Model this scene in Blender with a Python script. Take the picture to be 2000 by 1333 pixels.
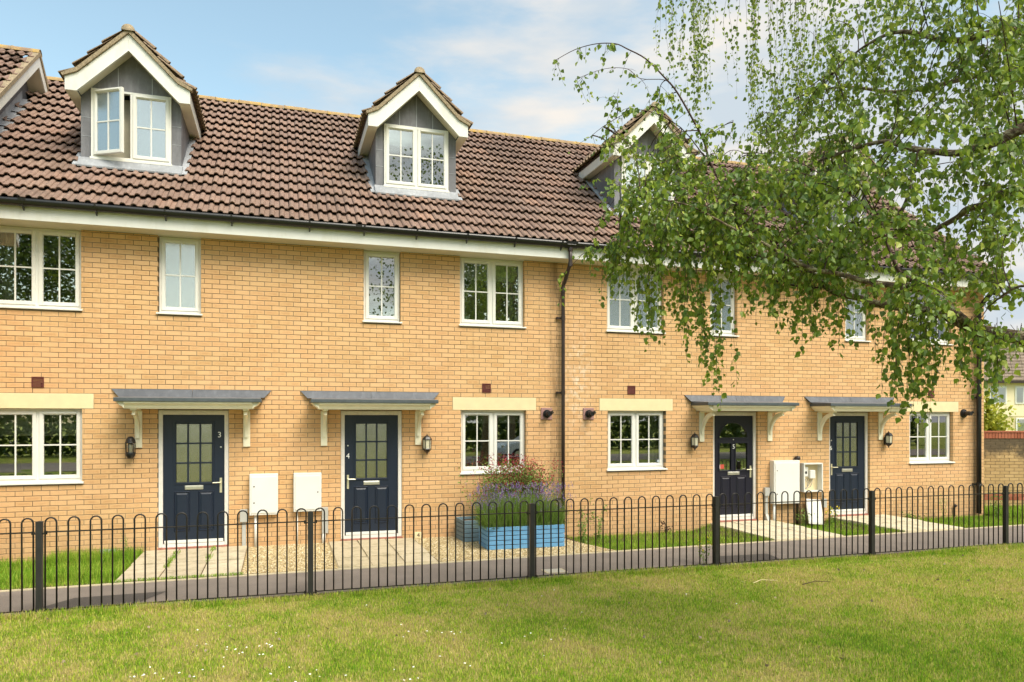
import bpy, math, random
import numpy as np
from mathutils import Vector, Matrix
R = math.radians
random.seed(7); rng = np.random.default_rng(7)
sc = bpy.context.scene
for o in list(bpy.data.objects): bpy.data.objects.remove(o)

# ------------------------------------------------------------------ camera, sky, sun, exposure
FPX, HZ = 1431.0, 819.0                      # focal length in photo pixels, horizon row
PHI = math.atan(FPX / 4500); CA, CB = math.cos(PHI), math.sin(PHI)
DW, ZC = 12.5226, 2.008                      # camera stands DW metres off the wall, ZC above the door sills
cam = bpy.data.cameras.new('camera'); camo = bpy.data.objects.new('camera', cam)
sc.collection.objects.link(camo); sc.camera = camo
camo.location = (0, -DW, ZC); camo.rotation_euler = (R(90), 0, -PHI)
cam.sensor_width = 36; cam.lens = FPX / 2000 * 36; cam.shift_y = (HZ - 666.5) / 2000
cam.clip_start = .05; cam.clip_end = 2000

SUN_EL, SUN_AZ = 52, 152                     # azimuth clockwise from +y
w = bpy.data.worlds.new('World'); sc.world = w; w.use_nodes = True
nt = w.node_tree; N = nt.nodes; L = nt.links
bg = N['Background']; bg.inputs['Strength'].default_value = .135
sky = N.new('ShaderNodeTexSky'); sky.sky_type = 'NISHITA'; sky.sun_disc = False
sky.sun_elevation = R(SUN_EL); sky.sun_rotation = R(SUN_AZ)
sky.air_density = 1.0; sky.dust_density = 2.4; sky.ozone_density = 1.3; sky.altitude = 50
tc = N.new('ShaderNodeTexCoord'); sep = N.new('ShaderNodeSeparateXYZ'); L.new(tc.outputs['Generated'], sep.inputs[0])
mp = N.new('ShaderNodeMapping'); mp.inputs['Scale'].default_value = (1.0, 1.0, 3.4); mp.inputs['Location'].default_value = (2.3, .7, .15)
L.new(tc.outputs['Generated'], mp.inputs[0])
n1 = N.new('ShaderNodeTexNoise'); n1.inputs['Scale'].default_value = 2.6; n1.inputs['Detail'].default_value = 8; n1.inputs['Roughness'].default_value = .56
L.new(mp.outputs[0], n1.inputs['Vector'])
# more cloud lower in the sky and towards +x (right of the photograph)
m1 = N.new('ShaderNodeMath'); m1.operation = 'MULTIPLY_ADD'; L.new(sep.outputs['Z'], m1.inputs[0]); m1.inputs[1].default_value = -.34; m1.inputs[2].default_value = .12
m2 = N.new('ShaderNodeMath'); m2.operation = 'MULTIPLY_ADD'; L.new(sep.outputs['X'], m2.inputs[0]); m2.inputs[1].default_value = .34; L.new(m1.outputs[0], m2.inputs[2])
m3 = N.new('ShaderNodeMath'); m3.operation = 'ADD'; L.new(n1.outputs['Fac'], m3.inputs[0]); L.new(m2.outputs[0], m3.inputs[1])
cr = N.new('ShaderNodeValToRGB'); cr.color_ramp.interpolation = 'EASE'
cr.color_ramp.elements[0].position = .46; cr.color_ramp.elements[0].color = (0, 0, 0, 1)
cr.color_ramp.elements[1].position = .70; cr.color_ramp.elements[1].color = (1, 1, 1, 1)
L.new(m3.outputs[0], cr.inputs[0])
n2 = N.new('ShaderNodeTexNoise'); n2.inputs['Scale'].default_value = 5.0; n2.inputs['Detail'].default_value = 5; L.new(mp.outputs[0], n2.inputs['Vector'])
cc = N.new('ShaderNodeValToRGB'); cc.color_ramp.elements[0].position = .38; cc.color_ramp.elements[1].position = .62
cc.color_ramp.elements[0].color = (2.2, 2.5, 2.75, 1); cc.color_ramp.elements[1].color = (3.3, 3.1, 2.85, 1)
L.new(n2.outputs['Fac'], cc.inputs[0])
mx = N.new('ShaderNodeMix'); mx.data_type = 'RGBA'; L.new(cr.outputs[0], mx.inputs['Factor'])
sb = N.new('ShaderNodeMix'); sb.data_type = 'RGBA'; sb.blend_type = 'MULTIPLY'; sb.inputs['Factor'].default_value = 1
sb.inputs['B'].default_value = (1.22, 1.20, .93, 1)
L.new(sky.outputs[0], sb.inputs['A']); L.new(sb.outputs['Result'], mx.inputs['A']); L.new(cc.outputs[0], mx.inputs['B'])
L.new(mx.outputs['Result'], bg.inputs['Color'])

sun = bpy.data.lights.new('sun', 'SUN'); suno = bpy.data.objects.new('sun', sun); sc.collection.objects.link(suno)
sun.energy = 1.75; sun.angle = R(38); sun.color = (1, .955, .88)
az = R(SUN_AZ); el = R(SUN_EL)
sdir = Vector((math.sin(az) * math.cos(el), math.cos(az) * math.cos(el), math.sin(el)))
suno.rotation_euler = (-sdir).to_track_quat('-Z', 'Y').to_euler(); suno.location = (6, -30, 30)
sc.view_settings.view_transform = 'Standard'; sc.view_settings.look = 'None'
sc.view_settings.gamma = 1; sc.view_settings.exposure = 1.12; sc.view_settings.use_curve_mapping = False
sc.cycles.max_bounces = 8; sc.cycles.transparent_max_bounces = 12

# ------------------------------------------------------------------ helpers
def at(px, py, Z):
    """point Z metres deep that the photograph shows at pixel (px, py)"""
    X = (px - 1000) / FPX * Z
    return Vector((CA * X + CB * Z, -CB * X + CA * Z - DW, ZC - (py - HZ) * Z / FPX))
col = sc.collection
ORG = {}
def empty(name, loc=(0, 0, 0)):
    o = bpy.data.objects.new(name, None); col.objects.link(o); o.location = loc; o.empty_display_size = .2
    ORG[o] = Vector(loc); return o
def tag(o, label=None, cat=None, group=None, kind=None):
    if label: o['label'] = label
    if cat: o['category'] = cat
    if group: o['group'] = group
    if kind: o['kind'] = kind
    return o
class MB:
    def __init__(s): s.v = []; s.f = []
    def add(s, vs, fs):
        b = len(s.v); s.v += [tuple(v) for v in vs]; s.f += [tuple(b + i for i in f) for f in fs]; return s
    def box(s, x0, x1, y0, y1, z0, z1):
        return s.add([(x0,y0,z0),(x1,y0,z0),(x1,y1,z0),(x0,y1,z0),(x0,y0,z1),(x1,y0,z1),(x1,y1,z1),(x0,y1,z1)],
                     [(0,3,2,1),(4,5,6,7),(0,1,5,4),(1,2,6,5),(2,3,7,6),(3,0,4,7)])
    def ring(s, x0, x1, z0, z1, y0, y1, w):          # rectangular frame lying in the wall plane
        s.box(x0, x0+w, y0, y1, z0, z1); s.box(x1-w, x1, y0, y1, z0, z1)
        s.box(x0+w, x1-w, y0, y1, z0, z0+w); return s.box(x0+w, x1-w, y0, y1, z1-w, z1)
    def prism(s, pts, y0, y1):                       # polygon (x,z) extruded along y
        n = len(pts)
        vs = [(p[0], y0, p[1]) for p in pts] + [(p[0], y1, p[1]) for p in pts]
        return s.add(vs, [tuple(range(n)), tuple(range(2*n-1, n-1, -1))] + [(i, i+n, (i+1) % n+n, (i+1) % n) for i in range(n)])
    def prismx(s, pts, x0, x1):                      # polygon (y,z) extruded along x
        n = len(pts)
        vs = [(x0, p[0], p[1]) for p in pts] + [(x1, p[0], p[1]) for p in pts]
        return s.add(vs, [tuple(range(n)), tuple(range(2*n-1, n-1, -1))] + [(i, i+n, (i+1) % n+n, (i+1) % n) for i in range(n)])
    def tube(s, pts, r, n=6, cap=True):
        pts = [Vector(p) for p in pts]; m = len(pts); b = len(s.v)
        rs = r if isinstance(r, (list, tuple)) else [r] * m
        up = None
        for i, p in enumerate(pts):
            d = (pts[min(i+1, m-1)] - pts[max(i-1, 0)]).normalized()
            if up is None:
                up = Vector((0, 0, 1)) if abs(d.z) < .9 else Vector((1, 0, 0))
            a = d.cross(up).normalized(); c = a.cross(d).normalized(); up = c
            for k in range(n):
                t = 2 * math.pi * k / n
                s.v.append(tuple(p + (a * math.cos(t) + c * math.sin(t)) * rs[i]))
        for i in range(m-1):
            for k in range(n):
                s.f.append((b+i*n+k, b+i*n+(k+1) % n, b+(i+1)*n+(k+1) % n, b+(i+1)*n+k))
        if cap:
            s.f.append(tuple(b+k for k in range(n-1, -1, -1))); s.f.append(tuple(b+(m-1)*n+k for k in range(n)))
        return s
    def lathe(s, prof, cx, cy, n=12, z=0, a0=0, a1=2*math.pi):
        b = len(s.v); m = len(prof); full = abs(a1-a0-2*math.pi) < 1e-6; c = n if full else n+1
        for (r, h) in prof:
            for k in range(c):
                t = a0 + (a1-a0) * k / n
                s.v.append((cx + r*math.cos(t), cy + r*math.sin(t), z+h))
        for i in range(m-1):
            for k in range(n):
                k2 = (k+1) % c
                s.f.append((b+i*c+k, b+i*c+k2, b+(i+1)*c+k2, b+(i+1)*c+k))
        return s
    def mesh(s, name, org=(0, 0, 0), smooth=False):
        me = bpy.data.meshes.new(name); o = Vector(org)
        me.from_pydata([(v[0]-o[0], v[1]-o[1], v[2]-o[2]) for v in s.v], [], s.f)
        if smooth: me.shade_smooth()
        return me
    def build(s, name, m, parent=None, loc=None, smooth=False, bevel=0):
        """vertices are in world space; the object sits at its parent's origin (or at loc)"""
        org = ORG[parent] if parent is not None else Vector(loc or (0, 0, 0))
        me = s.mesh(name, org, smooth); me.materials.append(m)
        o = bpy.data.objects.new(name, me); col.objects.link(o); o.parent = parent
        if parent is None: o.location = org
        ORG[o] = org
        if bevel:
            md = o.modifiers.new('b', 'BEVEL'); md.width = bevel; md.segments = 2; md.limit_method = 'ANGLE'
        return o
def inst(name, me, parent, M):
    """an object sharing mesh data me, placed by world matrix M"""
    o = bpy.data.objects.new(name, me); col.objects.link(o)
    o.parent = parent
    o.matrix_local = (Matrix.Translation(-ORG[parent]) @ M) if parent is not None else M
    ORG[o] = M.to_translation(); return o
def npmesh(name, V, F, m, parent=None, kind=None, smooth=False):
    me = bpy.data.meshes.new(name); org = ORG[parent] if parent is not None else Vector((0, 0, 0))
    V = np.asarray(V, dtype=np.float32) - np.array(org, dtype=np.float32); F = np.asarray(F, dtype=np.int32)
    k = F.shape[1]
    me.vertices.add(len(V)); me.vertices.foreach_set('co', V.ravel())
    me.loops.add(F.size); me.loops.foreach_set('vertex_index', F.ravel())
    me.polygons.add(len(F)); me.polygons.foreach_set('loop_start', np.arange(0, F.size, k, dtype=np.int32))
    me.polygons.foreach_set('use_smooth', np.full(len(F), bool(smooth)))
    me.update(calc_edges=True); me.materials.append(m)
    o = bpy.data.objects.new(name, me); col.objects.link(o); o.parent = parent
    if parent is not None: ORG[o] = org
    if kind: o['kind'] = kind
    return o

# ------------------------------------------------------------------ materials
class NT:
    def __init__(s, name):
        s.m = bpy.data.materials.new(name); s.m.use_nodes = True; s.t = s.m.node_tree; s.N = s.t.nodes; s.L = s.t.links
        s.p = s.N['Principled BSDF']; s.out = s.N['Material Output']
        s.geo = s.N.new('ShaderNodeNewGeometry'); s.tc = s.N.new('ShaderNodeTexCoord')
    def n(s, t, **k):
        nd = s.N.new(t)
        for a, b in k.items(): setattr(nd, a, b)
        return nd
    def put(s, sock, v):
        if hasattr(v, 'links') or isinstance(v, bpy.types.NodeSocket): s.L.new(v, sock)
        elif isinstance(v, (tuple, list)) and len(v) == 3 and len(sock.default_value) == 4: sock.default_value = (*v, 1)
        else: sock.default_value = v
    def math(s, op, a, b=None, c=None, clamp=False):
        nd = s.n('ShaderNodeMath', operation=op, use_clamp=clamp); s.put(nd.inputs[0], a)
        if b is not None: s.put(nd.inputs[1], b)
        if c is not None: s.put(nd.inputs[2], c)
        return nd.outputs[0]
    def noise(s, scale, detail=3, rough=.5, vec=None, stretch=None):
        nd = s.n('ShaderNodeTexNoise'); nd.inputs['Scale'].default_value = scale; nd.inputs['Detail'].default_value = detail
        nd.inputs['Roughness'].default_value = rough
        v = vec or s.geo.outputs['Position']
        if stretch:
            mp = s.n('ShaderNodeMapping'); mp.inputs['Scale'].default_value = stretch; s.L.new(v, mp.inputs[0]); v = mp.outputs[0]
        s.L.new(v, nd.inputs['Vector']); return nd.outputs['Fac']
    def ramp(s, f, *st):
        nd = s.n('ShaderNodeValToRGB'); s.L.new(f, nd.inputs[0]); e = nd.color_ramp.elements
        while len(e) < len(st): e.new(.5)
        for i, (p, c) in enumerate(st):
            e[i].position = p; e[i].color = (*c, 1) if isinstance(c, (tuple, list)) else (c, c, c, 1)
        return nd.outputs[0]
    def mix(s, f, a, b, mode='MIX'):
        nd = s.n('ShaderNodeMix', data_type='RGBA', blend_type=mode); s.put(nd.inputs['Factor'], f)
        s.put(nd.inputs['A'], a); s.put(nd.inputs['B'], b); return nd.outputs['Result']
    def base(s, c, rough=.6, spec=.4, metal=0):
        s.put(s.p.inputs['Base Color'], c); s.put(s.p.inputs['Roughness'], rough)
        s.p.inputs['Specular IOR Level'].default_value = spec; s.p.inputs['Metallic'].default_value = metal; return s
    def bump(s, h, strength=.3, dist=.01):
        b = s.n('ShaderNodeBump'); b.inputs['Strength'].default_value = strength; b.inputs['Distance'].default_value = dist
        s.L.new(h, b.inputs['Height']); s.L.new(b.outputs[0], s.p.inputs['Normal']); return s
def plain(name, c, rough=.5, spec=.4, var=.12, scale=6, metal=0, dirt=None, bump=0):
    t = NT(name); f = t.noise(scale, 5, .6)
    c2 = tuple(x * (1-var) for x in c); c1 = tuple(min(1, x * (1+var)) for x in c)
    k = t.ramp(f, (.3, c2), (.7, c1))
    if dirt:
        g = t.noise(2.6, 8, .7, stretch=(1, 1, .35)); k = t.mix(t.ramp(g, (.5, 0.0), (.75, dirt[1])), k, dirt[0])
    t.base(k, rough, spec, metal)
    if bump: t.bump(t.noise(scale*12, 3), bump, .004)
    return t.m

COURSE, BL = .0765, .225; Z0 = 2.165
def brick_mat(name, pale, body, dark, zo=Z0, along=None):
    t = NT(name); sp = t.n('ShaderNodeSeparateXYZ'); t.L.new(t.geo.outputs['Position'], sp.inputs[0])
    row = t.math('FLOOR', t.math('DIVIDE', t.math('SUBTRACT', sp.outputs['Z'], zo), COURSE))
    half = t.math('MULTIPLY', t.math('FLOORED_MODULO', row, 2.0), .5)
    cu = t.math('ADD', t.math('DIVIDE', sp.outputs['X'], BL), half); colm = t.math('FLOOR', cu)
    cmb = t.n('ShaderNodeCombineXYZ'); t.L.new(row, cmb.inputs[0]); t.L.new(colm, cmb.inputs[1])
    wn = t.n('ShaderNodeTexWhiteNoise', noise_dimensions='3D'); t.L.new(cmb.outputs[0], wn.inputs['Vector'])
    u = t.math('ABSOLUTE', t.math('SUBTRACT', t.math('FRACT', cu), .5))
    vv = t.math('ABSOLUTE', t.math('SUBTRACT', t.math('FRACT', t.math('DIVIDE', t.math('SUBTRACT', sp.outputs['Z'], zo), COURSE)), .5))
    blot = t.noise(9, 5, .65)
    inner = t.math('MULTIPLY', t.math('SUBTRACT', 1.0, t.math('MULTIPLY', t.math('SUBTRACT', u, .30), 7.0, clamp=True)),
                   t.math('SUBTRACT', 1.0, t.math('MULTIPLY', t.math('SUBTRACT', vv, .17), 6.5, clamp=True)), clamp=True)
    smear = t.math('MULTIPLY', inner, t.ramp(t.math('ADD', blot, t.math('MULTIPLY', t.math('SUBTRACT', wn.outputs['Value'], .5), .34)), (.44, 0.0), (.68, .70)))
    c = t.mix(t.ramp(wn.outputs['Value'], (0, 0.0), (1, 1.0)), pale, body)
    c = t.mix(smear, c, dark)
    g = t.noise(260, 2, .6); c = t.mix(t.ramp(g, (.3, .35), (.5, 0.0)), c, tuple(x*.45 for x in dark))
    big = t.noise(.55, 4, .6); c = t.mix(t.ramp(big, (.35, 0.0), (.75, .26)), c, tuple(x*.62 for x in body))
    # batches, damp at the foot, brown streaks left of the downpipes, rain streaks under the sills, pale salts by the pipe
    bt = t.noise(.9, 3, .6, stretch=(.55, 1, 1.6)); c = t.mix(t.ramp(bt, (.40, 0.0), (.62, .5)), c, t.mix(.55, c, (.72, .40, .22)))
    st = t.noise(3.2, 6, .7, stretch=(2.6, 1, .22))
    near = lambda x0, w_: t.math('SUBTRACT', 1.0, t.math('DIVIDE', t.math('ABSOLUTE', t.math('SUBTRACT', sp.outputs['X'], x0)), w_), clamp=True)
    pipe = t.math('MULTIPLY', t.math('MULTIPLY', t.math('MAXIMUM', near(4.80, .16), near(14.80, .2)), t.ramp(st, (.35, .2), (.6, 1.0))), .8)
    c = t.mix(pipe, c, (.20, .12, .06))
    salt = t.math('MULTIPLY', t.math('MULTIPLY', near(5.25, .45), t.math('SUBTRACT', 1.0, t.math('MULTIPLY', t.math('ABSOLUTE', t.math('SUBTRACT', sp.outputs['Z'], 2.6)), .7), clamp=True)), t.ramp(t.noise(7, 6, .75), (.48, 0.0), (.62, .75)))
    c = t.mix(salt, c, (.80, .70, .56))
    damp = t.math('MULTIPLY', t.math('SUBTRACT', .55, sp.outputs['Z'], clamp=True), t.ramp(t.noise(2.4, 5, .7), (.35, .1), (.65, 1.3)))
    c = t.mix(t.math('MULTIPLY', damp, .8, clamp=True), c, (.42, .27, .15))
    c = t.mix(t.ramp(st, (.56, 0.0), (.74, .30)), c, tuple(x*.55 for x in body))
    t.base(c, .88, .25); t.bump(t.noise(170, 4, .7), .35, .003); return t.m
M = {}
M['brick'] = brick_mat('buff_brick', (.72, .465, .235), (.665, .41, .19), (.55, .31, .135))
M['gbrick'] = brick_mat('garden_brick', (.50, .33, .17), (.45, .28, .12), (.30, .19, .10))
t = NT('mortar'); t.base(t.mix(t.ramp(t.noise(1.3, 4), (.35, 0.0), (.65, 1.0)), (.15, .115, .072), (.27, .215, .14)), .95, .1); M['mortar'] = t.m
M['upvc'] = plain('white_upvc', (.74, .73, .68), .32, .5, .03, 3)
M['fascia'] = plain('fascia_board', (.70, .70, .66), .45, .35, .05, 1.2, dirt=((.42, .38, .2), .35))
M['soffit'] = plain('soffit_board', (.66, .62, .50), .5, .3, .06, 2)
M['cream'] = plain('cream_paint', (.80, .76, .58), .45, .4, .04, 4, dirt=((.45, .4, .26), .3))
M['whitepaint'] = plain('weathered_white_paint', (.70, .67, .62), .5, .35, .06, 20, dirt=((.42, .30, .2), .5))
M['stone'] = plain('cast_stone', (.76, .63, .38), .85, .2, .05, 5, dirt=((.6, .5, .36), .3), bump=.15)
M['black'] = plain('black_plastic', (.012, .012, .013), .28, .5, .2, 8)
M['iron'] = plain('black_painted_iron', (.012, .011, .010), .45, .4, .35, 14, dirt=((.10, .06, .035), .35))
M['postblack'] = plain('satin_black_steel', (.022, .021, .021), .42, .45, .2, 9)
M['brownplastic'] = plain('brown_plastic', (.035, .022, .018), .35, .45, .2, 8)
M['terracotta'] = plain('terracotta_plastic', (.13, .035, .028), .6, .3, .12, 30)
M['terra2'] = plain('faded_terracotta', (.33, .19, .17), .6, .3, .12, 30)
M['grey'] = plain('grey_plastic', (.42, .42, .39), .5, .4, .08, 10)
M['metal'] = plain('brushed_metal', (.72, .70, .64), .3, .6, .06, 40, metal=.85)
M['gold'] = plain('pale_brass', (.75, .70, .50), .3, .6, .06, 40, metal=.6)
M['bulb'] = plain('lamp_glass_warm', (.60, .56, .42), .15, .6, .1, 40)
M['redtile'] = plain('red_sill_tile', (.30, .12, .085), .7, .3, .25, 18)
M['room'] = plain('room_wall', (.24, .22, .19), .9, .1, .1, 1)
M['curtain'] = plain('curtain_cloth', (.52, .50, .40), .9, .1, .12, 5)
M['blind'] = plain('blind_cloth', (.60, .56, .44), .9, .1, .08, 9)
M['pale'] = plain('pale_blind', (.44, .51, .53), .85, .15, .07, 3)
M['sticker'] = plain('red_sticker', (.55, .09, .06), .6, .3, .05, 10)
M['green'] = plain('blue_sticker', (.05, .30, .35), .6, .3, .05, 10)
M['ceramic'] = plain('cream_ceramic', (.72, .66, .42), .2, .5, .06, 10)
M['number'] = plain('white_numeral', (.82, .82, .78), .4, .4, .02, 4)
M['ink'] = plain('dark_numeral', (.03, .03, .03), .5, .4, .02, 4)
M['wire'] = plain('grey_wire', (.25, .24, .24), .5, .4, .2, 30)
# navy composite door with wood grain
t = NT('navy_door'); g = t.noise(9, 5, .6, stretch=(14, 14, 1)); t.base(t.mix(g, (.006, .011, .024), (.011, .021, .042)), .42, .45); t.bump(g, .25, .003); M['navy'] = t.m
t = NT('black_navy_door'); g = t.noise(9, 5, .6, stretch=(14, 14, 1)); t.base(t.mix(g, (.006, .006, .014), (.011, .011, .024)), .42, .45); t.bump(g, .3, .003); M['navy5'] = t.m
# lead
def lead(name, a, b):
    t = NT(name); f = t.noise(2.2, 8, .65); f2 = t.noise(14, 5, .6, stretch=(1, 1, .2))
    k = t.ramp(f, (.3, a), (.7, b)); k = t.mix(t.ramp(f2, (.5, 0.0), (.75, .3)), k, tuple(min(1, x*1.9) for x in b)); k = t.mix(t.ramp(t.noise(30, 5, .8), (.58, 0.0), (.70, .5)), k, tuple(x*.5 for x in a))
    t.base(k, .6, .35, .1); t.bump(t.noise(7, 4), .35, .01); return t.m
M['lead'] = lead('lead_sheet', (.115, .115, .125), (.19, .19, .205)); M['lead4'] = lead('apron_lead', (.22, .23, .25), (.34, .355, .375)); M['lead3'] = lead('flashing_lead', (.070, .076, .088), (.125, .133, .150)); M['lead2'] = lead('bright_lead', (.26, .27, .29), (.42, .44, .47))
M['leadedge'] = plain('dark_lead_edge', (.065, .08, .088), .5, .5, .2, 12)
# roof tiles
t = NT('concrete_tile'); oi = t.n('ShaderNodeObjectInfo')
c = t.ramp(oi.outputs['Random'], (0, (.215, .142, .112)), (.45, (.285, .19, .15)), (.8, (.24, .165, .135)), (1, (.33, .205, .15)))
c = t.mix(t.ramp(t.noise(14, 5, .7), (.42, 0.0), (.7, .55)), c, (.155, .095, .078))
c = t.mix(t.ramp(t.noise(42, 3, .6), (.62, 0.0), (.70, .75)), c, (.55, .45, .33))
c = t.mix(t.ramp(t.noise(1.1, 4, .6), (.45, 0.0), (.8, .35)), c, (.33, .24, .17)); c = t.mix(t.ramp(t.noise(.7, 6, .7, stretch=(1.6, 1, .6)), (.50, 0.0), (.68, .6)), c, (.12, .085, .065)); c = t.mix(t.ramp(t.noise(26, 4, .8), (.66, 0.0), (.72, .8)), c, (.085, .075, .03))
t.base(c, .9, .2); t.bump(t.noise(120, 3, .7), .4, .004); M['tile'] = t.m
t = NT('mossy_tile'); c = t.ramp(t.noise(22, 5, .75), (.3, (.13, .10, .07)), (.5, (.25, .18, .13)), (.72, (.40, .31, .20)))
t.base(c, .92, .15); t.bump(t.noise(110, 3, .8), .5, .005); M['oldtile'] = t.m
t = NT('lichen_ridge'); c = t.ramp(t.noise(5, 5, .7), (.35, (.26, .18, .13)), (.55, (.40, .28, .12)), (.68, (.50, .30, .04)))
t.base(c, .9, .2); t.bump(t.noise(90, 3, .7), .4, .004); M['ridge'] = t.m
t = NT('mossy_verge'); c = t.ramp(t.noise(30, 5, .8), (.3, (.15, .12, .08)), (.55, (.34, .27, .18)), (.75, (.50, .40, .25)))
t.base(c, .95, .15); t.bump(t.noise(110, 3, .8), .6, .006); M['verge'] = t.m
M['underside'] = plain('tile_underside', (.05, .035, .03), .95, .1)
M['reddeck'] = plain('roofing_felt', (.04, .03, .027), .95, .1)
# glass
def glass(name, tint, refl, rough=.0, base=None):
    t = NT(name); t.N.remove(t.p)
    gl = t.n('ShaderNodeBsdfGlossy'); gl.inputs['Roughness'].default_value = rough; gl.inputs['Color'].default_value = (1, 1, 1, 1)
    tr = t.n('ShaderNodeBsdfTransparent'); tr.inputs['Color'].default_value = (*tint, 1)
    fr = t.n('ShaderNodeFresnel'); fr.inputs['IOR'].default_value = 1.5
    f = t.math('MULTIPLY_ADD', fr.outputs[0], 1.6, refl, clamp=True)
    nb = t.n('ShaderNodeBump'); nb.inputs['Strength'].default_value = .03 if rough < .05 else .5; nb.inputs['Distance'].default_value = .002
    t.L.new(t.noise(3 if rough < .05 else 190, 2), nb.inputs['Height']); t.L.new(nb.outputs[0], gl.inputs['Normal'])
    a = tr.outputs[0]
    if base:
        df = t.n('ShaderNodeBsdfDiffuse'); df.inputs['Color'].default_value = (*base, 1)
        m2 = t.n('ShaderNodeMixShader'); m2.inputs[0].default_value = .75; t.L.new(a, m2.inputs[1]); t.L.new(df.outputs[0], m2.inputs[2]); a = m2.outputs[0]
    mx = t.n('ShaderNodeMixShader'); t.L.new(f, mx.inputs[0]); t.L.new(a, mx.inputs[1]); t.L.new(gl.outputs[0], mx.inputs[2])
    t.L.new(mx.outputs[0], t.out.inputs[0]); return t.m
M['glass'] = glass('window_glass', (.85, .9, .86), .20)
M['clear'] = glass('clear_lamp_glass', (.97, .97, .95), .03)
M['obscure'] = glass('obscure_glass', (.75, .8, .78), .26, .10, (.20, .27, .31))
M['doorglass'] = glass('textured_door_glass', (.6, .62, .5), .26, .10, (.14, .14, .07))
# ground
t = NT('asphalt'); c = t.ramp(t.noise(2.2, 5, .6), (.35, (.165, .138, .118)), (.7, (.215, .18, .155)))
c = t.mix(t.ramp(t.noise(260, 2, .5), (.52, 0.0), (.66, .4)), c, (.34, .30, .26)); c = t.mix(t.ramp(t.noise(190, 2), (.6, 0.0), (.68, .6)), c, (.08, .07, .06))
t.base(c, .9, .25); t.bump(t.noise(240, 3), .5, .004); M['asphalt'] = t.m
t = NT('asphalt_patch'); c = t.ramp(t.noise(240, 2), (.4, (.045, .04, .036)), (.65, (.12, .105, .095))); t.base(c, .9, .25); t.bump(t.noise(240, 3), .5, .004); M['patch'] = t.m
def paving(name, a, b):
    t = NT(name); oi = t.n('ShaderNodeObjectInfo'); c = t.ramp(oi.outputs['Random'], (0, a), (1, b))
    c = t.mix(t.ramp(t.noise(5, 7, .75), (.48, 0.0), (.68, .6)), c, (.22, .185, .11)); c = t.mix(t.ramp(t.noise(45, 4, .7), (.5, 0.0), (.7, .35)), c, (.17, .14, .09))
    t.base(c, .9, .2); t.bump(t.noise(80, 4, .7), .4, .004); return t.m
M['slab'] = paving('old_slab', (.47, .40, .28), (.58, .50, .36)); M['slab2'] = paving('pale_slab', (.56, .50, .35), (.63, .56, .41))
M['edging'] = plain('concrete_edging', (.50, .43, .29), .9, .2, .15, 9)
t = NT('gravel_base'); c = t.ramp(t.noise(70, 2, .5), (.4, (.20, .145, .07)), (.6, (.55, .43, .23))); t.base(c, .95, .15); M['gravelbase'] = t.m
t = NT('gravel_stone'); rr = t.geo.outputs['Random Per Island']; c = t.ramp(rr, (0, (.30, .21, .10)), (.25, (.55, .42, .22)), (.7, (.68, .55, .32)), (1, (.78, .70, .52)))
t.base(c, .85, .25); M['stoneg'] = t.m
t = NT('soil'); t.base(t.ramp(t.noise(12, 6, .7), (.35, (.07, .048, .028)), (.7, (.17, .125, .075))), .97, .1); t.bump(t.noise(40, 5), .6, .02); M['soil'] = t.m
def lawn(t):
    p = t.geo.outputs['Position']
    a = t.noise(.85, 4, .62); b = t.noise(3.3, 4, .6); d = t.noise(.35, 2, .5)
    k = t.math('ADD', t.math('MULTIPLY', a, .62), t.math('MULTIPLY', b, .38))
    sp = t.n('ShaderNodeSeparateXYZ'); t.L.new(p, sp.inputs[0])
    # the strip along the railings is the greenest, the middle of the lawn is dry
    dry = t.math('SUBTRACT', 1.0, t.math('ABSOLUTE', t.math('MULTIPLY', t.math('ADD', sp.outputs['Y'], 5.4), .42)), clamp=True)
    k = t.math('ADD', k, t.math('MULTIPLY', dry, .07)); k = t.math('ADD', k, t.math('MULTIPLY', t.math('SUBTRACT', t.noise(11, 4, .65), .5), .30)); return k, d
t = NT('lawn_ground'); k, d = lawn(t)
c = t.ramp(k, (.38, (.14, .22, .022)), (.50, (.26, .31, .045)), (.62, (.42, .36, .12)))
c = t.mix(t.ramp(t.noise(55, 4, .7), (.35, .55), (.6, 0.0)), c, (.055, .05, .018)); t.base(c, .95, .1); t.bump(t.noise(60, 4, .7), .8, .03); M['lawn'] = t.m
def blade(name, cols, trans=.35):
    t = NT(name); k, d = lawn(t); rr = t.geo.outputs['Random Per Island']
    k2 = t.math('ADD', k, t.math('MULTIPLY', t.math('SUBTRACT', rr, .5), .34))
    c = t.ramp(k2, *cols); v = t.math('FRACT', t.math('MULTIPLY', rr, 17.31)); c = t.mix(1.0, c, t.ramp(v, (0, .45), (.35, .85), (1, 1.0)), 'MULTIPLY'); t.base(c, .6, .25)
    tl = t.n('ShaderNodeBsdfTranslucent'); t.L.new(c, tl.inputs[0]); mx = t.n('ShaderNodeMixShader'); mx.inputs[0].default_value = trans
    t.L.new(t.p.outputs[0], mx.inputs[1]); t.L.new(tl.outputs[0], mx.inputs[2]); t.L.new(mx.outputs[0], t.out.inputs[0]); return t.m
M['grass'] = blade('lawn_blades', ((.34, (.20, .40, .02)), (.46, (.38, .56, .04)), (.55, (.56, .60, .08)), (.66, (.70, .58, .24))))
M['tallgrass'] = blade('verge_blades', ((.3, (.17, .38, .02)), (.5, (.30, .50, .04)), (.7, (.48, .56, .09))))
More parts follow.
